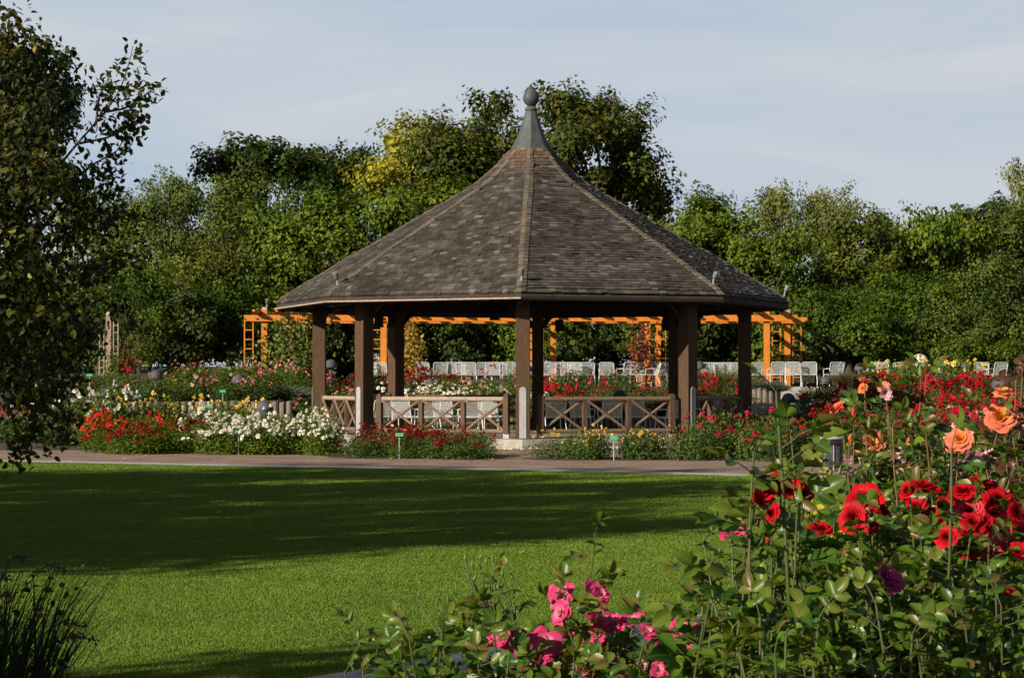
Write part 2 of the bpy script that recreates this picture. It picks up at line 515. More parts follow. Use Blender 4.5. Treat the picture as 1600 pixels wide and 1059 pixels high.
# leaves
LM = {
    'maple': leaf_mat('leaf_maple', [(0.017, 0.0314, 0.0047), (0.0349, 0.0541, 0.0068), (0.0543, 0.0786, 0.0095), (0.0775, 0.0961, 0.0115), (0.124, 0.0874, 0.0158)], .6, 0.18, .18, big=.35),
    'dark': leaf_mat('leaf_dark', [(0.017, 0.0332, 0.0047), (0.0349, 0.0568, 0.0068), (0.0581, 0.083, 0.0095)], .6, 0.18, .18, big=.35),
    'green': leaf_mat('leaf_green', [(0.0279, 0.0538, 0.0038), (0.0543, 0.0942, 0.0057), (0.0891, 0.1345, 0.0086), (0.1318, 0.1633, 0.0119)], .6, 0.18, .18, big=.35),
    'bright': leaf_mat('leaf_bright', [(0.0349, 0.0629, 0.0052), (0.0605, 0.1005, 0.0078), (0.093, 0.1354, 0.0115)], .6, 0.18, .18, big=.4),
    'yellow': leaf_mat('leaf_yellow', [(0.12, 0.144, 0.0135), (0.204, 0.222, 0.0198), (0.312, 0.3, 0.027), (0.396, 0.324, 0.027)], .5, 0.25, .3, big=.4),
    'olive': leaf_mat('leaf_olive', [(0.034, 0.0565, 0.0086), (0.0596, 0.0924, 0.0139), (0.0936, 0.1283, 0.0202), (0.1107, 0.125, 0.023)], .6, 0.18, .18, big=.4),
    'brown': leaf_mat('leaf_brown', [(0.0357, 0.0544, 0.0068), (0.0638, 0.0891, 0.0103), (0.0979, 0.1195, 0.015), (0.1192, 0.1195, 0.0173)], .6, 0.18, .18, big=.4),
    'birch': leaf_mat('leaf_birch', [(0.0543, 0.0786, 0.0184), (0.0814, 0.1092, 0.0237), (0.1163, 0.1354, 0.0315), (0.1938, 0.1747, 0.0262)], .55, 0.18, .3, big=.4),
    'pine': leaf_mat('leaf_pine', [(.010, .022, .010), (.018, .036, .014), (.03, .052, .02)], .6, .1, .15, big=.4),
    'crab': leaf_mat('leaf_crab', [(0.011, 0.0176, 0.0034), (0.0192, 0.0289, 0.005), (0.0343, 0.044, 0.0067), (0.0549, 0.0566, 0.008), (0.1028, 0.0943, 0.0113)], .5, 0.3, .2),
    'crab_yellow': leaf_mat('leaf_crab_yellow', [(.34, .24, .02), (.30, .30, .04), (.40, .17, .02)], .45, .4, .3),
    'rose': leaf_mat('leaf_rose', [(0.0209, 0.0462, 0.0064), (0.0361, 0.0715, 0.0088), (0.0551, 0.099, 0.0112), (0.0855, 0.11, 0.016)], .55, 0.18, .25),
    'rose_near': leaf_mat('leaf_rose_near', [(.014, .034, .005), (.026, .056, .007), (.045, .085, .009), (.08, .125, .012), (.15, .18, .02)], .38, .32, .28, tcol=(2.1, 2.0, .35)),
    'rose_fresh': leaf_mat('leaf_rose_fresh', [(.04, .085, .009), (.07, .125, .013), (.115, .165, .018), (.12, .10, .02)], .42, .35, .28, tcol=(1.8, 1.9, .4)),
    'rose_red': leaf_mat('leaf_rose_red', [(.05, .015, .012), (.09, .03, .018), (.06, .05, .018)], .35, .3, .5, tcol=(1.6, .9, .5)),
    'lavender': leaf_mat('leaf_lavender', [(.055, .065, .04), (.085, .10, .06), (.12, .13, .085)], .6, .2, .2),
    'straw': leaf_mat('leaf_straw', [(.07, .075, .025), (.12, .115, .04), (.18, .16, .07)], .6, .3, .2),
    'gold': leaf_mat('leaf_gold', [(.20, .13, .02), (.33, .22, .04), (.42, .30, .07)], .5, .35, .3),
    'redvine': leaf_mat('leaf_redvine', [(.10, .02, .012), (.18, .04, .02), (.20, .10, .03)], .5, .3, .3),
    'vine': leaf_mat('leaf_vine', [(.04, .08, .012), (.07, .125, .018), (.13, .17, .025), (.24, .22, .04)], .45, .3, .4),
    'reed': leaf_mat('leaf_reed', [(.02, .03, .01), (.035, .05, .014), (.06, .07, .02)], .5, .2, .3),
}
PC = {  # small far blooms
    'red': ((.55, .012, .02), (.42, .006, .014)), 'darkred': ((.30, .004, .010), (.24, .004, .008)), 'scarlet': ((.75, .045, .018), (.62, .02, .012)),
    'white': ((.80, .76, .62), (.82, .80, .72)), 'yellow': ((.80, .56, .07), (.82, .66, .18)), 'pink': ((.62, .10, .16), (.66, .16, .22)),
    'palepink': ((.76, .40, .34), (.80, .48, .44)), 'crimson': ((.58, .01, .06), (.50, .01, .05)), 'salmon': ((.74, .24, .14), (.75, .34, .24)),
}
PM = {k: leaf_mat('petal_' + k, [c[1], c[0], c[0]], .6, .2, .2, tcol=(1, 1, 1)) for k, c in PC.items()}
M['berry'] = noise_mat('berry', (.22, .012, .03), (.35, .02, .03), 9, .3, spec=.5)
M['cane'] = noise_mat('cane', (.04, .06, .012), (.085, .09, .024), 14, .5, spec=.4)
M['cane_red'] = noise_mat('cane_red', (.10, .055, .025), (.15, .10, .035), 14, .5, spec=.4)
M['sepal'] = noise_mat('sepal', (.06, .11, .02), (.12, .17, .035), 20, .5)

# ------------------------------------------------------------------ light
SUN_AZ = R(48)      # to the left of the line back to the camera
SUN_EL = R(22.5)
to_sun = Vector((-math.sin(SUN_AZ) * math.cos(SUN_EL), -math.cos(SUN_AZ) * math.cos(SUN_EL), math.sin(SUN_EL)))
sl = bpy.data.lights.new('sun', 'SUN')
sl.energy = 5.0
sl.angle = R(.53)
sl.color = (1.0, .90, .76)
so = bpy.data.objects.new('sun', sl)
COL.objects.link(so)
so.rotation_euler = to_sun.to_track_quat('Z', 'Y').to_euler()
so.location = to_sun * 60

W = bpy.data.worlds.new('World')
SC.world = W
W.use_nodes = True
nt = W.node_tree
nt.nodes.clear()
sky = nt.nodes.new('ShaderNodeTexSky')
sky.sky_type = 'NISHITA'
sky.sun_disc = False
sky.sun_elevation = SUN_EL
sky.sun_rotation = math.atan2(to_sun.x, to_sun.y)
sky.air_density = 1.0
sky.dust_density = 1.2
sky.ozone_density = 1.5
tc = N(nt, 'ShaderNodeTexCoord')
mp = N(nt, 'ShaderNodeMapping', inp={'Scale': (1.0, 1.0, 5.5), 'Rotation': (0, R(-14), R(12))})
nt.links.new(tc.outputs['Generated'], mp.inputs[0])
no = N(nt, 'ShaderNodeTexNoise', inp={'Scale': 3.2, 'Detail': 5.0, 'Roughness': .52, 'Distortion': .6})
nt.links.new(mp.outputs[0], no.inputs['Vector'])
cr = ramp(nt, [(.36, (0, 0, 0)), (.64, (1, 1, 1))])
nt.links.new(no.outputs[0], cr.inputs[0])
bd_ = N(nt, 'ShaderNodeMixRGB')
bd_.inputs[1].default_value = (9.06, 11.01, 13.27, 1)
bd_.inputs[2].default_value = (12.11, 12.81, 13.67, 1)
nt.links.new(cr.outputs[0], bd_.inputs[0])
mx = N(nt, 'ShaderNodeMixRGB')
nt.links.new(bd_.outputs[0], mx.inputs[2])
sp_ = N(nt, 'ShaderNodeSeparateXYZ')
nt.links.new(tc.outputs['Generated'], sp_.inputs[0])
el_ = N(nt, 'ShaderNodeMapRange', interpolation_type='SMOOTHSTEP', inp={1: .20, 2: .40, 3: 1.0, 4: .0})
nt.links.new(sp_.outputs[2], el_.inputs[0])
nt.links.new(el_.outputs[0], mx.inputs[0])
nt.links.new(sky.outputs[0], mx.inputs[1])
bg = N(nt, 'ShaderNodeBackground', inp={'Strength': .032})
nt.links.new(mx.outputs[0], bg.inputs[0])
wo = nt.nodes.new('ShaderNodeOutputWorld')
nt.links.new(bg.outputs[0], wo.inputs[0])

SC.view_settings.view_transform = 'Standard'
SC.view_settings.look = 'None'
SC.view_settings.exposure = 0.65
SC.view_settings.gamma = 1.0
SC.cycles.max_bounces = 6
SC.cycles.diffuse_bounces = 3
SC.cycles.transmission_bounces = 3
SC.cycles.transparent_max_bounces = 6
SC.cycles.caustics_reflective = False
SC.cycles.caustics_refractive = False
SC.cycles.use_denoising = True

# ------------------------------------------------------------------ the setting
S_ = 900.0
b = MB()
b.add([[-S_, -60, -.06], [S_, -60, -.06], [S_, S_, -.06], [-S_, S_, -.06]], np.array([[0, 1, 2, 3]]))
tag(b.build('ground', M['soil']), kind='structure')

xs = np.unique(np.concatenate([np.arange(-60, -26, 2.), np.arange(-26, 26, .4), np.arange(26, 62, 2.)]))
ys = np.unique(np.concatenate([np.arange(-10, 40, 2.), np.arange(40, 80, .3), [61.95, 62.1, 56.95, 57.1], np.arange(80, 140, 4.)]))
X, Y = np.meshgrid(xs, ys)
Z = H(X, Y)
Z = Z + (.02 * np.sin(X * 3.1 + Y * 1.7) + .015 * np.sin(X * 7.3 - Y * 5.1)) * (Y > 63) * 1.0
nx = len(xs)
idx = np.arange(nx * len(ys)).reshape(len(ys), nx)
Fq = np.stack([idx[:-1, :-1], idx[:-1, 1:], idx[1:, 1:], idx[1:, :-1]], -1).reshape(-1, 4)
tag(link('terrain', raw_mesh('terrain', np.stack([X, Y, Z], -1).reshape(-1, 3), [Fq], M['soil'])), kind='structure')

lawn_far = [(-30, 48), (-18, 44), (-9.8, 40.6), (-5.86, 38.7), (-2.25, 37.2), (1.09, 35.9), (3.93, 34.1), (6.5, 32.6), (9, 30.5), (11, 27.5), (11.5, 24)]
lawn_near = [(-9, -1), (-6.5, 3.0), (-4.6, 6.1), (-3.0, 8.2), (-1.0, 10.8), (.2, 12.4), (1.4, 13.9), (3.2, 15.9), (6, 18.0), (9, 20.4), (11.5, 24)]


def smooth_line(pts, k=6):
    pts = np.array(pts, float)
    t = np.linspace(0, 1, len(pts))
    tt = np.linspace(0, 1, (len(pts) - 1) * k + 1)
    # Catmull-Rom
    out = []
    P = np.concatenate([[2 * pts[0] - pts[1]], pts, [2 * pts[-1] - pts[-2]]])
    for i in range(len(pts) - 1):
        p0, p1, p2, p3 = P[i:i + 4]
        for j in range(k):
            u = j / k
            out.append(.5 * ((2 * p1) + (-p0 + p2) * u + (2 * p0 - 5 * p1 + 4 * p2 - p3) * u * u + (-p0 + 3 * p1 - 3 * p2 + p3) * u ** 3))
    out.append(pts[-1])
    return np.array(out)


LF, LN_ = smooth_line(lawn_far), smooth_line(lawn_near)


def strip(name, A, B, z, mat, kind='structure'):
    A, B = np.asarray(A), np.asarray(B)
    n = len(A)
    V = np.concatenate([np.c_[A, np.full(n, z)], np.c_[B, np.full(n, z)]])
    f = np.array([[i, i + 1, n + i + 1, n + i] for i in range(n - 1)])
    o = link(name, raw_mesh(name, V, [f], mat))
    return tag(o, kind=kind)


def resample(Pn, n):
    d = np.r_[0, np.cumsum(np.hypot(*np.diff(Pn, axis=0).T))]
    t = np.linspace(0, d[-1], n)
    return np.c_[np.interp(t, d, Pn[:, 0]), np.interp(t, d, Pn[:, 1])]


def offset_line(Pn, w):
    T = np.gradient(Pn, axis=0)
    T /= np.linalg.norm(T, axis=1)[:, None]
    return Pn + w * np.c_[-T[:, 1], T[:, 0]]


K = 80
strip('lawn', resample(LN_, K), resample(LF, K), .012, M['lawn'])
strip('kerb', resample(LF, K), offset_line(resample(LF, K), .75), .016, M['kerb'])
bed_front = smooth_line([(-30, 62), (-18, 57), (-13.5, 56), (-11.2, 52.5), (-10.0, 49), (-8.8, 47.2), (-6.9, 46.4), (-4.4, 46.2), (-3.6, 47.0), (-2.4, 47.6), (-.4, 48), (.6, 48), (2.2, 47.6), (3.4, 46.0), (4.2, 42.6), (6, 40.8), (9, 38.6), (13, 36), (18, 28)])
strip('path', offset_line(resample(LF, 120), .75), resample(bed_front, 120), .012, M['path'])
for nm_, cx_, cy_, rx_, ry_ in (('soil_bed', -1.9, 43.6, 2.0, 1.5), ('soil_bed', 2.0, 42.1, 1.75, .75)):
    a_ = np.linspace(0, 2 * PI, 41)[:-1]
    k_ = 1 + .06 * np.sin(a_ * 5) + .04 * np.cos(a_ * 9)
    V_ = np.c_[cx_ + rx_ * k_ * np.cos(a_), cy_ + ry_ * k_ * np.sin(a_), np.full(40, .02)]
    tag(link(nm_, raw_mesh(nm_, V_, [np.arange(40)[None]], M['soil'])), kind='structure')
strip('near_path', offset_line(resample(LN_, 60), -.75), resample(LN_, 60), .014, M['kerb'])

# grass: blades over the mown lawn, where it is seen
poly = np.concatenate([LN_, LF[::-1]])


def inside(P):
    x, y = P.T
    r = np.zeros(len(P), bool)
    q = len(poly)
    j = q - 1
    for i in range(q):
        xi, yi = poly[i]
        xj, yj = poly[j]
        c = ((yi > y) != (yj > y)) & (x < (xj - xi) * (y - yi) / (yj - yi + 1e-12) + xi)
        r ^= c
        j = i
    return r


n = 1900000
d = 8.5 * (42 / 8.5) ** RS.rand(n)          # density falls with distance
x = (RS.rand(n) - .5) * 2 * (d * .2424 + .8)
P = np.c_[x, d]
P = P[inside(P)]
P = P[:900000]
n = len(P)
d = P[:, 1]
hgt = .011 * (.6 + .8 * RS.rand(n)) * (1 + (d - 10) * .01)
wid = .0022 + d * .00022
ang = RS.rand(n) * 2 * PI
lean = RS.normal(size=(n, 2)) * .40 * hgt[:, None]
V = np.zeros((n, 3, 3))
dx = np.c_[np.cos(ang), np.sin(ang)] * wid[:, None]
V[:, 0, :2] = P - dx
V[:, 1, :2] = P + dx
V[:, 2, :2] = P + lean
V[:, :2, 2] = .011
V[:, 2, 2] = .012 + hgt
tag(link('grass', raw_mesh('grass', V.reshape(-1, 3), [np.arange(3 * n).reshape(n, 3)], M['grass'])), kind='stuff')

# small dry leaves on the lawn and along the beds
n = 240
P = np.c_[RS.uniform(-9, 5.5, n), RS.uniform(39, 47, n), np.full(n, .035)]
P2 = np.c_[RS.uniform(-4, 3, 26), RS.uniform(12, 33, 26), np.full(26, .045)]
P = np.concatenate([P, P2])
V, Fc = place(P, rnd_dirs(len(P)) * [1, 1, .2], np.array([[0, 0, 1.]]) + .4 * RS.normal(size=(len(P), 3)), RS.uniform(.04, .08, len(P)), QUAD)
tag(link('fallen_leaves', raw_mesh('fallen_leaves', V, Fc, LM['gold'])), kind='stuff')

# steps up to the terrace
b = MB()
e = [(61.0 + .55 * i, .13 * i) for i in range(1, 8)]
for i, (yy, zt) in enumerate(e):
    b.box((8.15, (yy + 66) / 2, zt - .065), (2.5 - .004 * i, 66 - yy, .13))
for i in range(4):
    yy, zt = 66.002 + .95 * i, .91 + .125 * (i + 1)
    b.box((9.15, (yy + 71.5) / 2, zt - .0625), (1.9 - .004 * i, 71.5 - yy, .125))
b.box((9.15, 68.7, .45), (1.86, 5.3, .9))
tag(b.build('steps', M['step']), kind='structure')

# ------------------------------------------------------------------ gazebo
gz = thing('gazebo', 'large octagonal wooden gazebo with a swept shingle roof and a metal spire', 'gazebo', GZ)
RP = 5.44
VA = [DELTA + k * PI / 4 for k in range(8)]


def pol(a, r, z=0.0):
    """a measured from the line to the camera, positive to the right"""
    return np.array([r * math.sin(a), -r * math.cos(a), z])


FLOOR = .24
b = MB()
b.prism([pol(a, RP + .42)[:2] for a in VA], 0, FLOOR)
b.build('plinth', M['concrete'], gz)
b = MB()
b.prism([pol(a, RP - .28)[:2] for a in VA], FLOOR - .02, FLOOR + .006)
b.build('floor_paving', M['floor'], gz)
for a in VA:
    c = pol(a, RP)
    b = MB()
    b.box((c[0], c[1], (FLOOR + 3.46) / 2), (.32, .32, 3.46 - FLOOR), rz=a)
    po = b.build('post', M['post_wood'], gz)
    # pale metal bar with a round head on the outer face
    b = MB()
    w, hh, n_ = .08, 1.12, 8
    prof = [(-w, FLOOR + .02), (w, FLOOR + .02)] + [(w * math.cos(t), FLOOR + hh + w * math.sin(t)) for t in np.linspace(0, PI, n_)]
    out = pol(a, 1.0)
    tan = np.array([math.cos(a), math.sin(a), 0])
    V0 = [c + out * .162 + tan * u + np.array([0, 0, z]) for u, z in prof]
    V1 = [v + out * .018 for v in V0]
    k = len(prof)
    b.add(V0 + V1, [np.array([list(range(k))[::-1]]), np.array([list(range(k, 2 * k))]), np.array([[i, (i + 1) % k, k + (i + 1) % k, k + i] for i in range(k)])])
    b.build('metal_bar', M['steel'], po)
    # curved knee braces to both neighbours
    for sgn in (-1, 1):
        a2 = a + sgn * PI / 4
        dirv = norm(pol(a2, RP) - c)
        b = MB()
        pts = []
        for t in np.linspace(0, 1, 6):
            pts.append(c + dirv * (.15 + .36 * t) + np.array([0, 0, 3.10 + .33 * math.sin(t * PI / 2)]))
        for q in range(5):
            b.beam(pts[q], pts[q + 1], .10, .12)
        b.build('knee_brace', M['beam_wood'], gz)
for k in range(8):
    p0, p1 = pol(VA[k], RP), pol(VA[(k + 1) % 8], RP)
    b = MB()
    b.beam(p0 + [0, 0, 3.585], p1 + [0, 0, 3.585], .24, .26)
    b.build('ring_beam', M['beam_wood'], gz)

# roof
PROF = np.array([(6.56, 3.55), (6.46, 3.66), (5.9, 4.0), (5.3, 4.35), (4.65, 4.76), (4.03, 5.08), (3.31, 5.51), (2.4, 6.02), (1.47, 6.57), (.95, 7.0), (.62, 7.36), (.50, 7.52)])
arc = np.r_[0, np.cumsum(np.hypot(*np.diff(PROF, axis=0).T))]


def prof(s):
    return np.array([np.interp(s, arc, PROF[:, 0]), np.interp(s, arc, PROF[:, 1])])


deck = MB()
n_r = len(PROF)
for k in range(8):
    a0, a1 = VA[k], VA[(k + 1) % 8]
    V = [pol(a0, r_, z - .05) for r_, z in PROF] + [pol(a1, r_, z - .05) for r_, z in PROF] + [pol(a0, r_ - .03, z - .17) for r_, z in PROF] + [pol(a1, r_ - .03, z - .17) for r_, z in PROF]
    deck.add(V, np.array([[i, n_r + i, n_r + i + 1, i + 1] for i in range(n_r - 1)] + [[2 * n_r + i, 2 * n_r + i + 1, 3 * n_r + i + 1, 3 * n_r + i] for i in range(n_r - 1)] + [[0, 2 * n_r, 3 * n_r, n_r]]))
roof = deck.build('roof', M['deck'], gz)
# shakes laid course by course, each a slab of its own inside one mesh
sh = MB()
EXP = .132
rows = int((arc[-1] - .02) / EXP)
rr_ = np.random.RandomState(5)
SV, n_sh = [], 0
for k in range(8):
    a0, a1 = VA[k], VA[(k + 1) % 8]
    am = a0 + PI / 8
    tan = np.array([math.cos(am), math.sin(am), 0])
    ap = math.cos(PI / 8)
    out = pol(am, 1.0)
    for row in range(rows):
        s0 = row * EXP
        (r0, z0), (r1, z1) = prof(s0), prof(min(s0 + EXP * 1.9, arc[-1]))
        half0, half1 = r0 * math.sin(PI / 8), r1 * math.sin(PI / 8)
        u = -half0 + (-.09 if row % 2 else 0)
        nv = norm(out * (z1 - z0) + np.array([0, 0, (r0 - r1) * ap]))
        sag = .012 * math.sin(row * 1.7 + k)
        while u < half0:
            w = .175 * (.72 + .56 * rr_.rand())
            ua, ub = max(u + .004, -half0), min(u + w - .004, half0)
            if ub - ua > .03:
                jit = rr_.normal() * .008
                lift = .036 + .005 * rr_.rand()
                if rr_.rand() < .08:
                    lift += .018
                if rr_.rand() < .012:
                    u += w
                    continue
                sr = s0 + jit + sag * .3
                (rj, zj) = prof(max(sr, 0))
                lo = out * rj * ap + np.array([0, 0, zj])
                hi = out * r1 * ap + np.array([0, 0, z1])
                ca, cb = max(ua, -half1 * 1.0), min(ub, half1 * 1.0)
                if cb - ca < .01:
                    ca, cb = (ua, min(ua + .02, ub)) if ua > 0 else (max(ub - .02, ua), ub)
                sk = rr_.normal() * .0015
                SV.append([lo + tan * ua + nv * (lift + sk), lo + tan * ub + nv * (lift - sk), hi + tan * cb + nv * .004, hi + tan * ca + nv * .004,
                           lo + tan * ua - nv * .01, lo + tan * ub - nv * .01])
                n_sh += 1
            u += w
SV = np.array(SV).reshape(-1, 3)
ft = np.array([[0, 1, 2, 3], [4, 5, 1, 0]])
off = (np.arange(n_sh) * 6)[:, None, None]
tri = np.array([[4, 0, 3], [1, 5, 2]])
link('shingles', raw_mesh('shingles', SV, [(ft[None] + off).reshape(-1, 4), (tri[None] + off).reshape(-1, 3)], M['shingle']), roof)
for k in range(8):
    a = VA[k]
    hb = MB()
    out = pol(a, 1.0)
    tan = np.array([math.cos(a), math.sin(a), 0])
    for row in range(int((arc[-1] - .05) / .17)):
        s0 = row * .17
        (r0, z0), (r1, z1) = prof(s0), prof(min(s0 + .24, arc[-1]))
        w = .12 * min(1, .45 + r0 / 3)
        for sd in (-1, 1):
            nv = norm(out * (z1 - z0) + np.array([0, 0, (r0 - r1)]))
            t1 = norm(tan * sd - out * math.tan(PI / 8) * 1.0)
            lo, hi = out * r0 + [0, 0, z0], out * r1 + [0, 0, z1]
            l = .055 + .01 * rr_.rand()
            hb.add([lo + nv * l, lo + t1 * w + nv * (l - .004), hi + t1 * w * .98 + nv * .032, hi + nv * .035, lo + nv * .0, lo + t1 * w + nv * .0],
                   [np.array([[0, 1, 2, 3], [4, 5, 1, 0], [1, 5, 2, 2]])[:2], np.array([[1, 5, 2], [4, 0, 3]])])
    hb.build('hip_cap', M['hip'], roof)
for k in range(8):
    p0, p1 = pol(VA[k], 6.60), pol(VA[(k + 1) % 8], 6.60)
    b = MB()
    b.beam(p0 + [0, 0, 3.435], p1 + [0, 0, 3.435], .04, .035)
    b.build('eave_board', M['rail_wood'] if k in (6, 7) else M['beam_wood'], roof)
    b = MB()
    b.beam(pol(VA[k], 6.5) + [0, 0, 3.36], pol(VA[k], .5) + [0, 0, 7.2], .14, .2) if False else b.beam(pol(VA[k], 6.45) + [0, 0, 3.42], pol(VA[k], 5.2) + [0, 0, 3.95], .16, .2)
    b.build('rafter', M['beam_wood'], roof)
    am = VA[k] + PI / 8
    for q in (-.66, -.33, 0, .33, .66):
        pt = (p0 + p1) / 2 + (p1 - p0) / 2 * q
        inn = pt * .80
        b = MB()
        b.beam(pt * .985 + [0, 0, 3.43], inn + [0, 0, 3.9], .08, .12)
        b.build('rafter', M['beam_wood'], roof)
# spire
b = MB()
b.lathe([(.54, 7.48), (.50, 7.56), (.385, 7.78), (.285, 8.02), (.21, 8.25), (.15, 8.46), (.13, 8.50)], n=8, a0=DELTA - PI / 2)
spire = b.build('spire', M['lead'], gz)
b = MB()
b.lathe([(.10, 8.47), (.155, 8.50), (.165, 8.53), (.15, 8.57), (.09, 8.60), (.07, 8.63)], n=20)
b.build('collar', M['lead'], spire, smooth=True)
b = MB()
b.lathe([(.05, 8.61), (.115, 8.64), (.185, 8.71), (.212, 8.80), (.205, 8.87), (.165, 8.97), (.105, 9.05), (.05, 9.11), (.012, 9.15)], n=24)
b.build('finial', M['lead'], spire, smooth=True)

# railings
for k in (5, 6, 7, 0, 1, 4):
    a0, a1 = VA[k], VA[(k + 1) % 8]
    p0, p1 = pol(a0, RP), pol(a1, RP)
    e = norm(p1 - p0)
    q0, q1 = p0 + e * .42, p1 - e * .42
    ra = math.atan2(e[1], e[0])
    rail = thing('railing', None, None, (0, 0, 0))
    rail.parent = gz
    for q in (q0, q1):
        b = MB()
        b.box((q[0], q[1], (FLOOR + .12 + 1.22) / 2), (.13, .13, 1.22 - FLOOR - .12), rz=ra)
        b.box((q[0], q[1], 1.25), (.13, .13, .05), rz=ra, taper=.35)
        b.build('end_post', M['railpost_wood'], rail)
        b = MB()
        b.box((q[0] , q[1], FLOOR + .16), (.145, .06, .3), rz=ra)
        b.build('metal_shoe', M['steel'], rail)
    L_ = np.linalg.norm(q1 - q0)
    b = MB()
    b.tube([q0 + [0, 0, 1.155], q1 + [0, 0, 1.155]], .055, 10)
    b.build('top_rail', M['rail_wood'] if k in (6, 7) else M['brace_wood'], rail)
    b = MB()
    b.tube([q0 + [0, 0, FLOOR + .17], q1 + [0, 0, FLOOR + .17]], .05, 8)
    b.build('bottom_rail', M['brace_wood'], rail)
    for i in range(3):
        s0, s1 = q0 + e * L_ * i / 3, q0 + e * L_ * (i + 1) / 3
        nrm = np.array([-e[1], e[0], 0]) * .03
        for za, zb, sg in ((FLOOR + .2, 1.12, 1), (1.12, FLOOR + .2, -1)):
            b = MB()
            b.tube([s0 + e * .06 + [0, 0, za] + nrm * sg, s1 - e * .06 + [0, 0, zb] + nrm * sg], .033, 7)
            b.build('brace', M['brace_wood'], rail)
        if i:
            b = MB()
            b.box((s0[0], s0[1], (FLOOR + .17 + 1.15) / 2), (.10, .10, 1.15 - FLOOR - .17), rz=ra)
            b.build('baluster', M['railpost_wood'], rail)

# pebbles round the plinth
n = 900
k = RS.randint(0, 8, n)
t = RS.rand(n)
P = []
for kk, tt in zip(k, t):
    p0, p1 = pol(VA[kk], RP + .5 + .4 * RS.rand()), pol(VA[(kk + 1) % 8], RP + .5 + .4 * RS.rand())
    P.append(GZ + p0 * (1 - tt) + p1 * tt)
P = np.array(P)
P[:, 2] = .03
oct_ = (np.array([[1, 0, 0], [0, 1, 0], [-1, 0, 0], [0, -1, 0], [0, 0, .7], [0, 0, -.7]]), np.array([[0, 1, 4], [1, 2, 4], [2, 3, 4], [3, 0, 4], [1, 0, 5], [2, 1, 5], [3, 2, 5], [0, 3, 5]]))
V, Fc = place(P, rnd_dirs(n) * [1, 1, .1], np.array([[0, 0, 1.]]) + .2 * RS.normal(size=(n, 3)), RS.uniform(.03, .075, n), oct_)
tag(link('pebbles', raw_mesh('pebbles', V, Fc, M['pebble'])), kind='stuff')

# boxes hung under the ring beam
hb_pos = [(592, 58.2, 511, 'in the left bay of the gazebo front'), (772, 59, 500, 'just left of the front post'), (874, 59, 517, 'just right of the front post'), (1041, 58, 516, 'beside the right front post, on its left'), (1088, 57, 514, 'beside the right front post, on its right')]
for px, d_, yb_, wh in hb_pos:
    zb_ = at(px, yb_, d_)[2] + .03
    o = thing('hanging_box', 'dark box hanging under the gazebo beam ' + wh, 'box', (gx(px, d_), d_, zb_), 0, 'dark boxes under the gazebo beam')
    b = MB()
    b.box((0, 0, .14), (.24, .22, .30), taper=.94)
    b.box((0, 0, -.02), (.26, .24, .03))
    b.build('housing', M['black'], o)
    b = MB()
    b.tube([(0, 0, .29), (0, 0, 3.5 - zb_)], .02, 6)
    b.build('hanger', M['black'], o)


def spotlight(loc, rz, label):
    o = thing('spotlight', label, 'spotlight', loc, rz, 'spotlights round the gazebo roof')
    b = MB()
    b.tube([(0, 0, 0), (0, 0, .10), (0, -.03, .2)], .025, 8)
    b.build('bracket', M['steel'], o)
    b = MB()
    dirv = np.array([0, -.45, .89])
    c0 = np.array([0, -.03, .18])
    b.tube([c0, c0 + dirv * .04, c0 + dirv * .2, c0 + dirv * .22], [.05, .075, .085, .08], 14)
    b.build('lamp_head', M['spot'], o, smooth=False)
    o.scale = (.75, .75, .75)


def on_roof(a, r_):
    zz = np.interp(r_, PROF[::-1, 0], PROF[::-1, 1])
    return GZ + pol(a, r_, zz + .05)


spotlight(on_roof(VA[0], 6.25), 0, 'small pale spotlight above the front corner of the gazebo roof')
spotlight(on_roof(VA[7], 6.25), -.5, 'grey spotlight tilted on the front left corner of the gazebo roof')
spotlight(on_roof(VA[1], 6.25), .9, 'grey spotlight on the front right corner of the gazebo roof')
spotlight(on_roof(VA[2], 6.45), 1.2, 'dark spotlight sticking out at the right tip of the gazebo roof')

# ------------------------------------------------------------------ chairs
ch = thing('garden_chair', 'x', 'chair', (0, 0, 0))


def wires(b, o, ux, uy, nx_, ny_, t=.0016):
    """a screen of crossing wires on the patch o + s*ux + t*uy"""
    o, ux, uy = map(np.asarray, (o, ux, uy))
    nrm = norm(np.cross(ux, uy))
    for i in range(nx_ + 1):
        p = o + ux * i / nx_
        b.beam(p, p + uy, t * 2, t, up=nrm)
    for j in range(ny_ + 1):
        p = o + uy * j / ny_
        b.beam(p + nrm * t, p + ux + nrm * t, t * 2, t, up=nrm)


b = MB()
wires(b, (-.24, -.22, .44), (.48, 0, 0), (0, .44, -.03), 40, 36)
b.build('seat', M['white'], ch)
b = MB()
wires(b, (-.24, .235, .43), (.48, 0, 0), (0, .12, .44), 40, 36)
b.build('backrest', M['white'], ch)
b = MB()
b.tube([(-.25, -.24, .445), (-.25, .22, .41), (-.25, .36, .85), (-.21, .372, .885), (.21, .372, .885), (.25, .36, .85), (.25, .22, .41), (.25, -.24, .445), (-.25, -.24, .445)], .014, 6)
b.build('frame', M['white'], ch)
for sx in (-1, 1):
    b = MB()
    b.tube([(sx * .26, -.22, .44), (sx * .28, -.28, 0)], .013, 6)
    b.build('leg', M['white'], ch)
    b = MB()
    b.tube([(sx * .26, .2, .43), (sx * .28, .34, 0)], .013, 6)
    b.build('leg', M['white'], ch)
    b = MB()
    b.tube([(sx * .265, -.23, .44), (sx * .285, -.2, .64), (sx * .285, .1, .65), (sx * .26, .29, .66)], .013, 6)
    b.build('armrest', M['white'], ch)

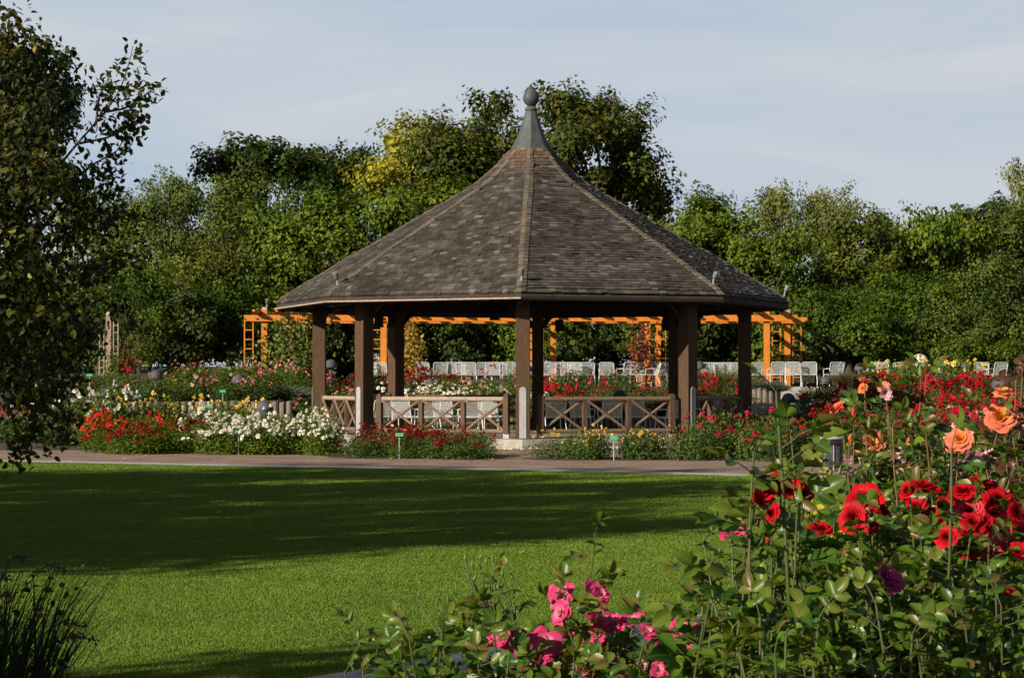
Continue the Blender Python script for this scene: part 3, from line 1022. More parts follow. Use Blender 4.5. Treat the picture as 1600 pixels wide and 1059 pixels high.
ORD = ['', 'leftmost', 'second', 'third', 'fourth', 'fifth', 'sixth', 'seventh', 'eighth', 'ninth', 'tenth', 'eleventh', 'twelfth', 'thirteenth', 'fourteenth', 'fifteenth', 'sixteenth', 'seventeenth', 'eighteenth', 'nineteenth', 'twentieth']


def nth(i, n):
    """i from 0 counted from the left"""
    if i == 0:
        return 'leftmost'
    if i == n - 1:
        return 'rightmost'
    if i <= n // 2 and i < 20:
        return ORD[i + 1] + ' from the left'
    return ORD[n - i] + ' from the right'


first_chair = [True]


def chair(px, d_, rz, label, group, z=None):
    o = ch if first_chair[0] else copy_tree(ch)
    first_chair[0] = False
    x_ = gx(px, d_)
    o.location = (x_, d_, hz(x_, d_) + .005 if z is None else z)
    o.rotation_euler = (0, 0, rz)
    o.scale = (1, 1, .94)
    tag(o, label, 'chair', group)


def chair_set(pxs, ds, rots, phrase, group, z=None):
    n_ = len(pxs)
    for i, (p_, d_, r_) in enumerate(zip(pxs, ds, rots)):
        chair(p_, d_, r_, 'white wire mesh chair, ' + nth(i, n_) + ' ' + phrase, group, z)


rc = np.random.RandomState(3)
A_ = [581, 595, 661, 686, 702, 718, 734, 755, 771, 783, 796, 812, 826, 856, 870, 888, 901, 916, 948]
chair_set(A_, 74.0 + .35 * rc.rand(len(A_)), PI + rc.normal(size=len(A_)) * .12, 'in the row before the dark hedge', 'chairs on the upper terrace', 1.42)
B_ = [979, 991, 1014, 1034, 1046]
chair_set(B_, [73.5, 74.2, 73.2, 73.9, 74.3], [PI + .4, PI + .3, -1.3, PI - .4, PI - .3], 'of those round the terracotta pot', 'chairs on the upper terrace', 1.42)
Bw = [1086, 1097, 1108, 1119, 1130, 1141, 1151]
chair_set(Bw, 75 + .3 * rc.rand(7), PI + rc.normal(size=7) * .15, 'of the row between the right gazebo posts', 'chairs on the upper terrace', 1.42)
C_ = [1181, 1213, 1240, 1264, 1302]
chair_set(C_, [74.5, 73, 72.8, 73, 73.4], [PI + .15, PI + .1, PI - .2, PI - .1, PI + .25], 'above the steps', 'chairs on the upper terrace', 1.42)
D_ = [1356, 1379, 1406, 1428, 1473, 1498, 1531, 1557]
chair_set(D_, 74 + .5 * rc.rand(8), PI + rc.normal(size=8) * .15, 'in the row past the round stone', 'chairs on the upper terrace', 1.42)
E_ = [594, 633, 668, 696, 735, 768]
chair_set(E_, [55.2, 54.6, 54.3, 54.8, 54.2, 54.7], [.35 + PI, PI - .3, PI + .35, PI - .2, PI + .2, PI - .3], 'behind the left front railing', 'chairs inside the gazebo', FLOOR + .01)
F_ = [864, 910, 953, 996, 1046, 1108]
chair_set(F_, [54.2, 54.7, 54.0, 54.5, 53.6, 54.4], [PI + .25, PI - .25, PI + .15, PI - .3, PI + .5, PI + .7], 'behind the right front railing', 'chairs inside the gazebo', FLOOR + .01)

# ------------------------------------------------------------------ pergola
pg = thing('pergola', 'long orange timber pergola behind the chairs and the gazebo', 'pergola', (0, 75, 1.4))
fr = [-8.7, -4.5, .65, 4.75, 8.95]
bk = [-8.0, -3.7, 1.5, 5.3, 10.0]
ZB = 3.86
for xx, yy in [(x_, 74.2) for x_ in fr] + [(x_, 76.7) for x_ in bk]:
    b = MB()
    top = 4.12
    b.box((xx, yy, (1.35 + top) / 2), (.2, .2, top - 1.35))
    po = b.build('post', M['orange'], pg, origin=(0, 75, 1.4))
    b = MB()
    b.box((xx, yy, top + .04), (.19, .19, .08), taper=.85)
    b.build('post_cap', M['steel'], po, origin=(0, 75, 1.4))


def joist(p0, p1, w=.1, h=.22):
    b = MB()
    p0, p1 = np.asarray(p0, float), np.asarray(p1, float)
    e = norm(p1 - p0)
    b.beam(p0 + e * .25, p1 - e * .25, w, h)
    up = np.array([0, 0, 1.])
    sd = np.cross(up, e) * w / 2
    for q, s in ((p0 + e * .25, -1), (p1 - e * .25, 1)):
        tip = q + e * s * .25
        V = [q - sd - up * h / 2, q + sd - up * h / 2, q + sd + up * h / 2, q - sd + up * h / 2, tip - sd + up * .02, tip + sd + up * .02, tip + sd + up * h / 2, tip - sd + up * h / 2]
        b.add(V, np.array([[0, 1, 2, 3], [4, 5, 6, 7], [0, 1, 5, 4], [1, 2, 6, 5], [2, 3, 7, 6], [3, 0, 4, 7]]))
    return b


for dy in (-.16, .16):
    joist((-9.4, 74.2 + dy, ZB - .05), (10.0, 74.2 + dy, ZB - .05)).build('long_beam', M['orange'], pg, origin=(0, 75, 1.4))
    joist((-8.6, 76.7 + dy, ZB - .05), (10.7, 76.7 + dy, ZB - .05)).build('long_beam', M['orange'], pg, origin=(0, 75, 1.4))
for i, xx in enumerate(np.arange(-9.0, 10.2, .8)):
    joist((xx, 73.5, ZB + .15), (xx + .75, 77.4, ZB + .15), .09, .17).build('cross_beam', M['orange'], pg, origin=(0, 75, 1.4))
for xx, yy in ((-9.25, 74.2), (-4.75, 74.2), (-4.0, 74.2), (.95, 74.2), (5.25, 74.2), (10.35, 76.7), (9.6, 76.7), (-7.3, 76.7)):
    b = MB()
    for dx in (-.15, .15):
        b.box((xx + dx, yy, 2.65), (.04, .04, 2.3))
    for zz in np.arange(1.75, 3.8, .33):
        b.box((xx, yy, zz), (.26, .035, .035))
    b.build('ladder_trellis', M['orange'], pg, origin=(0, 75, 1.4))
p_ = at(417, 472, 74.2)
spotlight((p_[0], 74.2, 4.2), .3, 'white spotlight on the left end post of the orange pergola')

# grey wooden obelisk trellis at the left
o = thing('trellis_post', 'pale wooden trellis post with ladder sides among the left shrubs', 'trellis', (gx(170, 66), 66, hz(gx(170, 66), 66)))
b = MB(); b.box((0, 0, 1.2), (.16, .16, 2.4)); po = b.build('post', M['obelisk'], o)
b = MB(); b.box((0, 0, 2.44), (.18, .18, .08), taper=.6); b.build('post_cap', M['steel'], po)
for cx_ in (-.22, .22):
    b = MB()
    for dx in (-.07, .07):
        b.box((cx_ + dx, -.03, 1.15), (.035, .035, 2.1))
    for zz in np.arange(.3, 2.15, .22):
        b.box((cx_, -.03, zz), (.105, .03, .03))
    b.build('ladder_trellis', M['obelisk'], o)

# ------------------------------------------------------------------ log walls, planter, bin, stone, pot, lamps, labels
lm = MB(); lm.lathe([(.088, -.1), (.088, .50), (.075, .535)], n=9)
LOGM = lm.mesh('log', M['log'])


def log_wall(name, label, p0, p1, z, hs=1.0):
    p0, p1 = np.asarray(p0, float), np.asarray(p1, float)
    n_ = int(np.linalg.norm(p1 - p0) / .185)
    o = thing(name, label, 'log wall', (p0[0], p0[1], z))
    for i in range(n_):
        q = (p1 - p0) * (i + .5) / n_
        c = link('log', LOGM, o)
        c.location = (q[0], q[1] + rc.normal() * .008, rc.normal() * .012)
        c.scale = (1, 1, hs)
        c.rotation_euler = (0, 0, rc.rand() * 6)


log_wall('log_wall', 'low wall of upright logs under the left rose terrace', (-12.5, 56.9), (-5.9, 56.9), .5, 1.0)
log_wall('log_wall', 'low wall of upright logs behind the gazebo chairs', (-5.7, 61.85), (6.6, 61.85), .02, .9)
o = thing('log_planter', 'round planter of upright logs at the foot of the upper steps', 'planter', (gx(1193, 65.4), 65.4, .88))
for i in range(16):
    a = i * 2 * PI / 16
    c = link('log', LOGM, o); c.location = (.44 * math.cos(a), .44 * math.sin(a), 0); c.scale = (1, 1, .95)
b = MB(); b.lathe([(.40, 0), (.40, .44)], n=16); b.build('soil', M['soil'], o)

# wire litter bin
bx = gx(1296, 36.4)
o = thing('litter_bin', 'round wire mesh litter bin with a black liner by the path', 'litter bin', (bx, 36.4, .012))
b = MB()
for k in range(44):
    a = k * 2 * PI / 44
    b.tube([(.205 * math.cos(a), .205 * math.sin(a), .03), (.225 * math.cos(a), .225 * math.sin(a), .50)], .004, 4, False)
for zz in np.linspace(.05, .48, 19):
    rr = .205 + .02 * (zz - .03) / .47
    a = np.linspace(0, 2 * PI, 29)
    b.tube(np.c_[rr * np.cos(a), rr * np.sin(a), np.full(29, zz)], .004, 4, False)
b.build('mesh_basket', M['wire'], o)
b = MB(); b.lathe([(.16, .04), (.19, .2), (.20, .45)], n=20); b.build('liner', M['liner'], o)
b = MB()
prof_ = [(.232, .44), (.245, .47), (.238, .52), (.235, .545)]
b.lathe(prof_, n=26); b.build('liner_cuff', M['liner'], o)
b = MB()
a = np.linspace(0, 2 * PI, 33)
b.tube(np.c_[.236 * np.cos(a), .236 * np.sin(a), np.full(33, .56)], .02, 8, False); b.build('rim', M['steel'], o)
b = MB()
b.box((.03, -.226, .27), (.02, .012, .52)); b.build('stake', M['steel'], o)
for k in range(3):
    b = MB(); a = k * 2.1 + .4
    b.tube([(.19 * math.cos(a), .19 * math.sin(a), 0), (.2 * math.cos(a), .2 * math.sin(a), .1)], .012, 6); b.build('foot', M['wire'], o)

# pale round stone
c = at(1437, 567, 72)
o = thing('stone_ball', 'pale round stone standing above the red roses among the chairs', 'stone', (c[0], 72, 1.4))
b = MB()
zc = c[2] - 1.4
b.lathe([(.12, -.02), (.13, zc - .30)] + [(.31 * math.cos(t), zc + .31 * math.sin(t)) for t in np.linspace(-1.2, 1.55, 12)], n=20)
b.build('body', M['stone'], o, smooth=True)

# terracotta pot
o = thing('plant_pot', 'terracotta pot at the foot of the red climber', 'pot', (gx(1004, 73), 73, 1.42))
b = MB(); b.lathe([(.13, 0), (.19, .32), (.215, .33), (.215, .40), (.17, .40), (.16, .34)], n=18); b.build('body', M['terracotta'], o)

# dome lamps
DOME = [(110, 592, 57, 'behind the white roses at the far left'), (167, 618, 52, 'beside the white roses, over the yellow ones'), (244, 588, 62, 'left of the orange pergola among pink roses'),
        (373, 595, 60, 'among the pale pink roses left of the gazebo'), (414, 637, 50.5, 'half hidden behind another dome, near the white bed'), (409, 652, 47.5, 'standing in the front white rose bed'),
        (517, 571, 66, 'behind the two left gazebo posts'), (674, 600, 67, 'under the dark red roses seen through the gazebo'), (822, 577, 71, 'beside the front gazebo post, by the chairs'),
        (969, 620, 60.8, 'just above the right front railing'), (1092, 573, 71, 'left of the packed chairs behind the right posts'), (1290, 597, 70.5, 'on the terrace edge right of the steps'),
        (1232, 624, 63, 'beside the lower steps'), (1344, 576, 73, 'beside the chairs above the steps'), (1564, 602, 46, 'at the far right above the red roses')]
dm = None
for px, py, d_, wh in DOME:
    c = at(px, py, d_)
    zg = hz(c[0], d_)
    if dm is None:
        dm = thing('dome_lamp', 'x', 'garden lamp')
        b = MB()
        b.lathe([(.17, -.02), (.185, 0), (.18, .07), (.155, .135), (.11, .185), (.05, .212), (.012, .218)], n=24)
        b.build('dome', M['dome'], dm, smooth=True)
        b = MB(); b.lathe([(.05, -1.6), (.05, -.02)], n=10); b.build('stem', M['dome'], dm)
        o = dm
    else:
        o = copy_tree(dm)
    o.location = (c[0], d_, max(c[2] - .05, zg + .02))
    o.scale = (1.12, 1.12, 1.12)
    tag(o, 'grey dome lamp ' + wh, 'garden lamp', 'grey dome lamps in the beds')
    for q in o.children:
        if q.name.startswith('stem'):
            q.scale = (1, 1, max(.02, (o.location.z - zg) / 1.6 + .03))
# a pale floodlight box beside the double dome
c = at(399, 647, 48.5)
o = thing('floodlight', 'small pale square floodlight beside the domes in the white bed', 'floodlight', (c[0], 48.5, hz(c[0], 48.5)))
b = MB(); b.box((0, 0, c[2] - hz(c[0], 48.5)), (.11, .1, .13)); b.build('housing', M['steel'], o)
b = MB(); b.tube([(0, 0, 0), (0, 0, c[2] - hz(c[0], 48.5) - .06)], .02, 6); b.build('stem', M['steel'], o)

TAGS = [(624, 679, 42.2, 'in front of the dark red roses'), (959, 684, 41.2, 'in the yellow rose bed'), (373, 675, 44.6, 'in the front white rose bed'), (348, 611, 57.6, 'above the left log wall'), (140, 586, 58, 'behind the white roses on the left'),
        (357, 575, 64, 'among the pale pink roses'), (1003, 580, 72.6, 'beside the terracotta pot'), (1214, 686, 41.5, 'in the red bed right of the gazebo'), (235, 612, 57.8, 'left end of the log wall'), (828, 614, 62.8, 'just right of the front gazebo post'), (327, 634, 52.5, 'among the yellow roses on the left'), (635, 578, 70, 'at the foot of the golden climber')]
tg = None
for px, py, d_, wh in TAGS:
    c = at(px, py, d_)
    zg = hz(c[0], d_)
    hgt = max(.2, c[2] - zg)
    if tg is None:
        tg = thing('plant_label', 'x', 'plant label')
        b = MB(); b.tube([(0, 0, -1), (0, 0, 0)], .012, 6); b.build('stake', M['steel'], tg)
        b = MB(); b.box((0, -.02, .0), (.16, .012, .075), M=np.array(Matrix.Rotation(R(-25), 3, 'X'))); b.build('plate', M['greentag'], tg)
        o = tg
    else:
        o = copy_tree(tg)
    o.location = (c[0], d_, c[2])
    for q in o.children:
        if q.name.startswith('stake'):
            q.scale = (1, 1, hgt + .02)
    tag(o, 'small green plant label on a stake ' + wh, 'plant label', 'green plant labels in the rose beds')

# ------------------------------------------------------------------ trees
def crown_mesh(name, blobs, n_leaf, size, mat, rs, tpl=QUAD, clump=.75, per=90, droop=0.0, upb=.5, fill=.35, core=.25):
    """leaf clumps on and inside a set of ellipsoids; blobs: (centre(3), radii(3))"""
    blobs = [(np.asarray(c, float), np.asarray(r, float)) for c, r in blobs]
    area = np.array([(r[0] * r[1] * r[2]) ** (2 / 3) for c, r in blobs])
    ncl = max(6, int(n_leaf / per))
    which = rs.choice(len(blobs), ncl, p=area / area.sum())
    C = np.array([blobs[w][0] for w in which])
    Rr = np.array([blobs[w][1] for w in which])
    dirs = rnd_dirs(ncl, rs)
    dirs[:, 2] = np.where((dirs[:, 2] < -.35), -dirs[:, 2], dirs[:, 2])
    rad = np.where(rs.rand(ncl) < fill, rs.uniform(.3, .75, ncl), rs.uniform(.76, 1.02, ncl))
    lump = 1 + .13 * np.sin(dirs[:, 0] * 5.1 + which * 1.7) * np.cos(dirs[:, 2] * 6.3 + which) + .10 * np.sin(dirs[:, 1] * 9 + dirs[:, 2] * 8)
    CC = C + dirs * (rad * lump)[:, None] * Rr
    cs = clump * rs.uniform(.45, 1.35, ncl)
    cnt = np.maximum(4, (per * (cs / clump) ** 2 * rs.uniform(.6, 1.3, ncl)).astype(int))
    ci = np.repeat(np.arange(ncl), cnt)
    m_ = len(ci)
    dd = rnd_dirs(m_, rs)
    dd[:, 2] *= .75
    rr = rs.rand(m_) ** .45
    ax_ = norm(dirs * [1, 1, .7] + [0, 0, .45] + rs.normal(size=(ncl, 3)) * .35)
    al = (dd * ax_[ci]).sum(1, keepdims=True)
    dd = dd * .80 + ax_[ci] * al * .75
    P = CC[ci] + dd * (rr * cs[ci])[:, None]
    if droop:
        P[:, 2] -= droop * rs.rand(m_) ** 2 * cs[ci]
    Nn = norm(dirs[ci] * .5 + dd * .7 + np.array([0, 0, upb]) + rs.normal(size=(m_, 3)) * .45)
    A = np.cross(Nn, rnd_dirs(m_, rs)) + np.array([0, 0, -.25 - droop])
    S = size * rs.uniform(.6, 1.35, m_)
    V, Fc = place(P, A, Nn, S, tpl)
    return V, Fc, CC


def tree(name, label, cat, base, blobs, n_leaf, size, mat, seed, trunk=.22, group=None, tpl=QUAD, limbs=True, **kw):
    rs = np.random.RandomState(seed)
    n_leaf = int(n_leaf * .9)
    kw['per'] = kw.get('per', 90) * 1.4
    kw['clump'] = kw.get('clump', .75) * 1.06
    o = thing(name, label, cat, base, 0, group)
    base = np.asarray(base, float)
    V, Fc, CC = crown_mesh(name, blobs, n_leaf, size, mat, rs, tpl, **kw)
    link('crown', raw_mesh('crown', V - base, Fc, mat), o)
    b = MB()
    top = np.mean([c for c, r in blobs], axis=0)
    hi = np.array([base[0] * .4 + top[0] * .6, base[1] * .4 + top[1] * .6, base[2] + (top[2] - base[2]) * .75])
    mid = (base + hi) / 2 + rs.normal(size=3) * [.15, .15, 0]
    b.tube([base - [0, 0, .1], base * .8 + mid * .2, mid, hi], [trunk * 1.25, trunk, trunk * .8, trunk * .5], 9)
    if limbs:
        sel = rs.choice(len(CC), min(14, len(CC)), replace=False)
        for q in CC[sel]:
            t0 = rs.uniform(.35, .95)
            s = base + (hi - base) * t0
            mm = (s + q) / 2 + [0, 0, .12 * np.linalg.norm(q - s)]
            b.tube([s, mm, q], [trunk * .35, trunk * .2, .02], 6, False)
    b.build('trunk', M['bark'], o, smooth=True, origin=base)
    return o


def pxblobs(lst, d, depth=None, rs=None):
    """(px, py, rx, ry) in the photograph -> ellipsoids standing at distance d"""
    out = []
    rs = rs or np.random.RandomState(int(d * 7) % 999)
    for px, py, rx, ry in lst:
        c = at(px, py, d)
        k = d / F
        c[1] += rs.normal() * .8
        out.append((c, (rx * k, min(rx, ry) * k * 1.0 + .3, ry * k)))
    return out


def bgtree(name, label, cat, lst, d, n, size, mat, seed, **kw):
    bl = pxblobs(lst, d, rs=np.random.RandomState(seed))
    x_ = float(np.mean([c[0] for c, r in bl]))
    return tree(name, label, cat, (x_, d, hz(x_, d)), bl, n, size, LM[mat], seed, **kw)


G_ = 'trees and shrubs behind the garden'
bgtree('broadleaf_tree', 'tallest dark maple-like tree with rusty leaf tips, behind the gazebo spire', 'tree', [(930, 205, 62, 62), (878, 178, 40, 38), (975, 235, 48, 70), (1008, 300, 50, 48), (930, 310, 90, 75), (885, 260, 60, 70), (1030, 345, 34, 50), (985, 185, 26, 30), (860, 320, 50, 60), (1010, 400, 60, 60)], 93, 30000, .24, 'maple', 1, trunk=.35, group=G_, clump=.85, per=110)
bgtree('broadleaf_tree', 'dark green tree with a separate top tuft, left of the gazebo spire', 'tree', [(768, 180, 24, 30), (745, 225, 42, 36), (705, 260, 44, 50), (770, 275, 55, 60), (722, 300, 60, 55), (795, 230, 30, 40), (690, 215, 24, 20)], 91, 19000, .22, 'maple', 2, trunk=.28, group=G_, clump=.75)
bgtree('broadleaf_tree', 'yellow green tree standing out between the dark crowns left of the gazebo', 'tree', [(646, 215, 36, 34), (615, 260, 34, 40), (655, 268, 44, 50), (600, 300, 36, 34), (640, 320, 50, 40)], 97, 9500, .24, 'yellow', 3, trunk=.2, group=G_, clump=.7, per=70, fill=.2)
bgtree('round_tree', 'far round dark green tree left of the yellow green one', 'tree', [(527, 262, 46, 42), (515, 300, 60, 50), (560, 285, 36, 42)], 112, 9000, .24, 'dark', 4, trunk=.25, group=G_, clump=.8, droop=.5)
bgtree('tall_shrub', 'dark tree with upright pointed shoots on the left skyline', 'tree', [(345, 262, 40, 26), (395, 250, 50, 34), (450, 250, 40, 26), (400, 285, 95, 40), (470, 268, 22, 36)], 106, 12000, .25, 'dark', 5, trunk=.25, group=G_, clump=.7, upb=.2)
bgtree('olive_shrub', 'tall fine leaved olive green shrub mass behind the left rose beds', 'tree', [(300, 320, 60, 50), (250, 350, 60, 60), (340, 350, 70, 70), (400, 320, 60, 40), (290, 420, 80, 80), (225, 400, 50, 80)], 90, 26000, .15, 'olive', 6, trunk=.2, group=G_, clump=.65, per=130, droop=.2)
bgtree('brown_shrub', 'tall olive brown shrub left of the dense green tree', 'shrub', [(350, 400, 55, 70), (330, 450, 60, 60), (390, 440, 40, 70), (370, 345, 40, 40)], 86, 15000, .15, 'brown', 7, trunk=.15, group=G_, clump=.6, per=110)
bgtree('broadleaf_tree', 'dense bright green tree right behind the left end of the gazebo roof', 'tree', [(500, 350, 70, 55), (450, 390, 55, 60), (560, 355, 55, 45), (610, 345, 50, 40), (530, 410, 80, 60), (470, 430, 60, 60), (430, 350, 36, 36), (680, 320, 50, 40)], 84, 30000, .2, 'green', 8, trunk=.3, group=G_, clump=.7, per=100)
bgtree('grey_tree', 'far grey green tree showing past the berry tree on the left', 'tree', [(165, 335, 40, 34), (130, 360, 40, 50), (190, 380, 50, 60), (150, 430, 60, 80)], 92, 13000, .18, 'olive', 9, trunk=.2, group=G_, clump=.7)
bgtree('green_shrub', 'mid green shrub behind the trellis post on the left', 'shrub', [(200, 470, 45, 50), (240, 500, 50, 50), (170, 500, 40, 60), (230, 450, 40, 40)], 78, 11000, .13, 'bright', 10, trunk=.1, group=G_, clump=.5)
bgtree('brown_bush', 'rust brown bush beside the trellis post', 'bush', [(205, 545, 26, 30), (225, 560, 22, 22)], 69, 3500, .09, 'brown', 11, trunk=.05, group=G_, clump=.3, per=60)
bgtree('dark_shrub', 'dark shaded shrub between the brown bush and the orange pergola', 'shrub', [(290, 530, 50, 50), (340, 530, 50, 55), (265, 560, 40, 30), (310, 490, 50, 40)], 79, 13000, .15, 'dark', 12, trunk=.1, group=G_, clump=.5)
bgtree('green_shrub', 'dark green shrub at the left end of the pergola', 'shrub', [(380, 520, 36, 50), (400, 480, 40, 40), (360, 480, 40, 40)], 80, 9000, .15, 'green', 13, trunk=.1, group=G_, clump=.5)
HED = [(430, 60), (490, 70), (560, 66), (630, 70), (700, 66), (765, 70), (830, 66), (900, 70), (965, 66), (1030, 70), (1095, 66), (1155, 70), (1215, 60)]
for i, (px, w) in enumerate(HED):
    bgtree('hedge_shrub', 'dark leafy hedge shrub behind the pergola, ' + nth(i, len(HED)) + ' of the row', 'shrub', [(px, 540, w * .62, 50), (px + 8, 500 - 6 * (i % 3), w * .6, 34), (px - 20, 570, w * .5, 30)], 81 + (i % 3) * .6, 8000, .17, 'dark' if i % 3 else 'green', 40 + i, trunk=.1, group='hedge shrubs behind the pergola', clump=.5, per=80)
bgtree('green_tree', 'leafy green tree just right of the tall dark tree', 'tree', [(1110, 335, 38, 36), (1085, 370, 40, 50), (1140, 370, 40, 40), (1110, 420, 60, 60), (1060, 400, 40, 50)], 89, 15000, .19, 'green', 14, trunk=.2, group=G_, clump=.65)
bgtree('birch_tree', 'feathery birch crown on the skyline right of the gazebo roof', 'tree', [(1222, 322, 30, 34), (1200, 350, 32, 40), (1245, 360, 40, 40)], 106, 9000, .15, 'birch', 15, trunk=.16, group=G_, clump=.6, per=90, droop=.7)
bgtree('birch_tree', 'second feathery birch crown, right of its pointed neighbour', 'tree', [(1278, 330, 26, 30), (1310, 335, 20, 34), (1290, 365, 42, 40)], 106, 8500, .15, 'birch', 16, trunk=.16, group=G_, clump=.6, per=90, droop=.7)
bgtree('yellowish_tree', 'yellowish green tree below the two birches', 'tree', [(1190, 400, 44, 44), (1240, 410, 44, 50), (1160, 440, 50, 50), (1210, 460, 60, 50), (1150, 385, 30, 30)], 87, 17000, .18, 'green', 17, trunk=.2, group=G_, clump=.62)
bgtree('broadleaf_tree', 'dark olive tree with yellow patches right of the birches', 'tree', [(1340, 375, 44, 36), (1300, 400, 40, 40), (1370, 410, 36, 40), (1330, 430, 60, 50), (1290, 450, 40, 50)], 90, 17000, .18, 'brown', 18, trunk=.2, group=G_, clump=.65)
bgtree('fir_tree', 'small blue green fir tip in the skyline dip at the right', 'tree', [(1378, 345, 9, 22), (1380, 375, 18, 24), (1384, 405, 24, 26)], 116, 4500, .2, 'pine', 19, trunk=.12, group=G_, clump=.45, tpl=QUAD)
bgtree('chestnut_tree', 'chestnut with drooping leaf tufts on the right skyline', 'tree', [(1432, 368, 20, 24), (1450, 346, 20, 18), (1480, 356, 20, 24), (1420, 395, 34, 40), (1465, 400, 50, 46), (1510, 385, 34, 36), (1440, 450, 60, 50)], 93, 18000, .24, 'green', 20, trunk=.25, group=G_, clump=.6, per=60, droop=.8)
bgtree('pine_tree', 'far dark pine top rising behind the chestnut at the right', 'tree', [(1525, 345, 24, 16), (1555, 336, 24, 20), (1540, 360, 40, 30), (1500, 345, 14, 10)], 112, 6500, .2, 'pine', 21, trunk=.2, group=G_, clump=.55)
bgtree('brown_tree', 'olive brown tree at the right edge of the skyline', 'tree', [(1590, 350, 34, 30), (1565, 375, 36, 34), (1610, 380, 50, 60), (1580, 410, 50, 40)], 95, 12000, .17, 'brown', 22, trunk=.2, group=G_, clump=.65)
bgtree('birch_tree', 'thin drooping birch top cut by the right picture edge', 'tree', [(1592, 268, 15, 22), (1604, 290, 18, 24), (1610, 320, 20, 24)], 100, 1700, .16, 'birch', 23, trunk=.1, group=G_, clump=.45, per=45, droop=1.2)
bgtree('broad_shrub', 'wide mid green shrub bank below the chestnut', 'shrub', [(1400, 470, 60, 50), (1460, 490, 60, 50), (1370, 510, 50, 50), (1430, 530, 60, 40)], 84, 22000, .14, 'green', 24, trunk=.12, group=G_, clump=.55)
bgtree('broad_shrub', 'darker fine leaved shrub bank at the right edge', 'shrub', [(1530, 470, 60, 60), (1590, 480, 60, 60), (1500, 530, 60, 50), (1570, 540, 70, 50), (1560, 440, 50, 30)], 82, 26000, .13, 'olive', 25, trunk=.12, group=G_, clump=.55)
bgtree('feathery_tree', 'fresh green feathery shrub right of the pergola end', 'shrub', [(1300, 520, 44, 44), (1340, 530, 40, 44), (1270, 545, 34, 36), (1320, 480, 40, 34), (1280, 490, 30, 30)], 79, 16000, .13, 'bright', 26, trunk=.1, group=G_, clump=.5)
bgtree('green_shrub', 'low dark shrub behind the chairs at the far right', 'shrub', [(1420, 560, 60, 26), (1500, 560, 60, 28), (1580, 565, 50, 28)], 78.5, 12000, .12, 'green', 27, trunk=.06, group=G_, clump=.4)

bk_ = np.random.RandomState(77)
BK = [(-30, 430), (70, 430), (190, 420), (300, 400), (420, 385), (540, 390), (660, 390), (780, 400), (900, 390), (1020, 400), (1130, 425), (1230, 430), (1330, 435), (1430, 430), (1530, 425), (1630, 400)]
for i, (px, py) in enumerate(BK):
    bgtree('woodland_tree', 'dark woodland tree deep behind the garden trees, ' + nth(i, len(BK)), 'tree', [(px, py + 20, 60, 46), (px + 30, py + 70, 60, 50), (px - 30, py + 90, 60, 60), (px, py + 140, 75, 50)], 104 + bk_.rand() * 5, 9000, .34, 'dark', 200 + i, trunk=.25, group='woodland trees behind the garden', clump=.9, per=60)
LOW = [20, 95, 180, 265, 350, 1265, 1345, 1425, 1505, 1585, 1650]
for i, px in enumerate(LOW):
    bgtree('hedge_shrub', 'low dark shrub filling the gap under the trees, ' + nth(i, len(LOW)), 'shrub', [(px, 555, 50, 30), (px + 20, 525, 46, 34)], 82.5, 7000, .15, 'dark', 240 + i, trunk=.06, group='low shrubs under the trees', clump=.5, per=80)

# trees that stand to the left of the view and shade the lawn
OFF = [(-14.0, 12.6, 9.8, 3.5), (-14.3, 17.4, 10.1, 3.6), (-15.2, 21.4, 10.0, 3.6), (-18.0, 23.6, 9.2, 2.7), (-10.1, .7, 7.8, 2.5), (-13.9, 9.9, 8.4, 2.1)]
for i, (x_, y_, h_, r_) in enumerate(OFF):
    rs = np.random.RandomState(70 + i)
    bl = [((x_ + rs.normal() * r_ * .35, y_ + rs.normal() * r_ * .35, h_ * f_), (r_ * s_, r_ * s_, r_ * s_ * .85)) for f_, s_ in ((.40, .85), (.52, .95), (.62, .85), (.74, .7), (.86, .5))]
    tree('broadleaf_tree', 'leafy tree shading the lawn from its left side, ' + ORD[i + 1].replace('leftmost', 'first') + ' counted', 'tree', (x_, y_, 0), bl, 15000, .2, LM['green'], 80 + i, trunk=.25, group='trees shading the lawn', clump=.7, per=80)

# dark pine behind the berry tree
bgtree('pine_tree', 'dark needled pine at the top left behind the berry tree', 'tree', [(10, 130, 50, 70), (60, 120, 45, 55), (90, 180, 36, 40), (40, 210, 70, 70), (-40, 200, 60, 120), (60, 300, 70, 60)], 98, 26000, .27, 'pine', 30, trunk=.3, clump=.6, per=110)

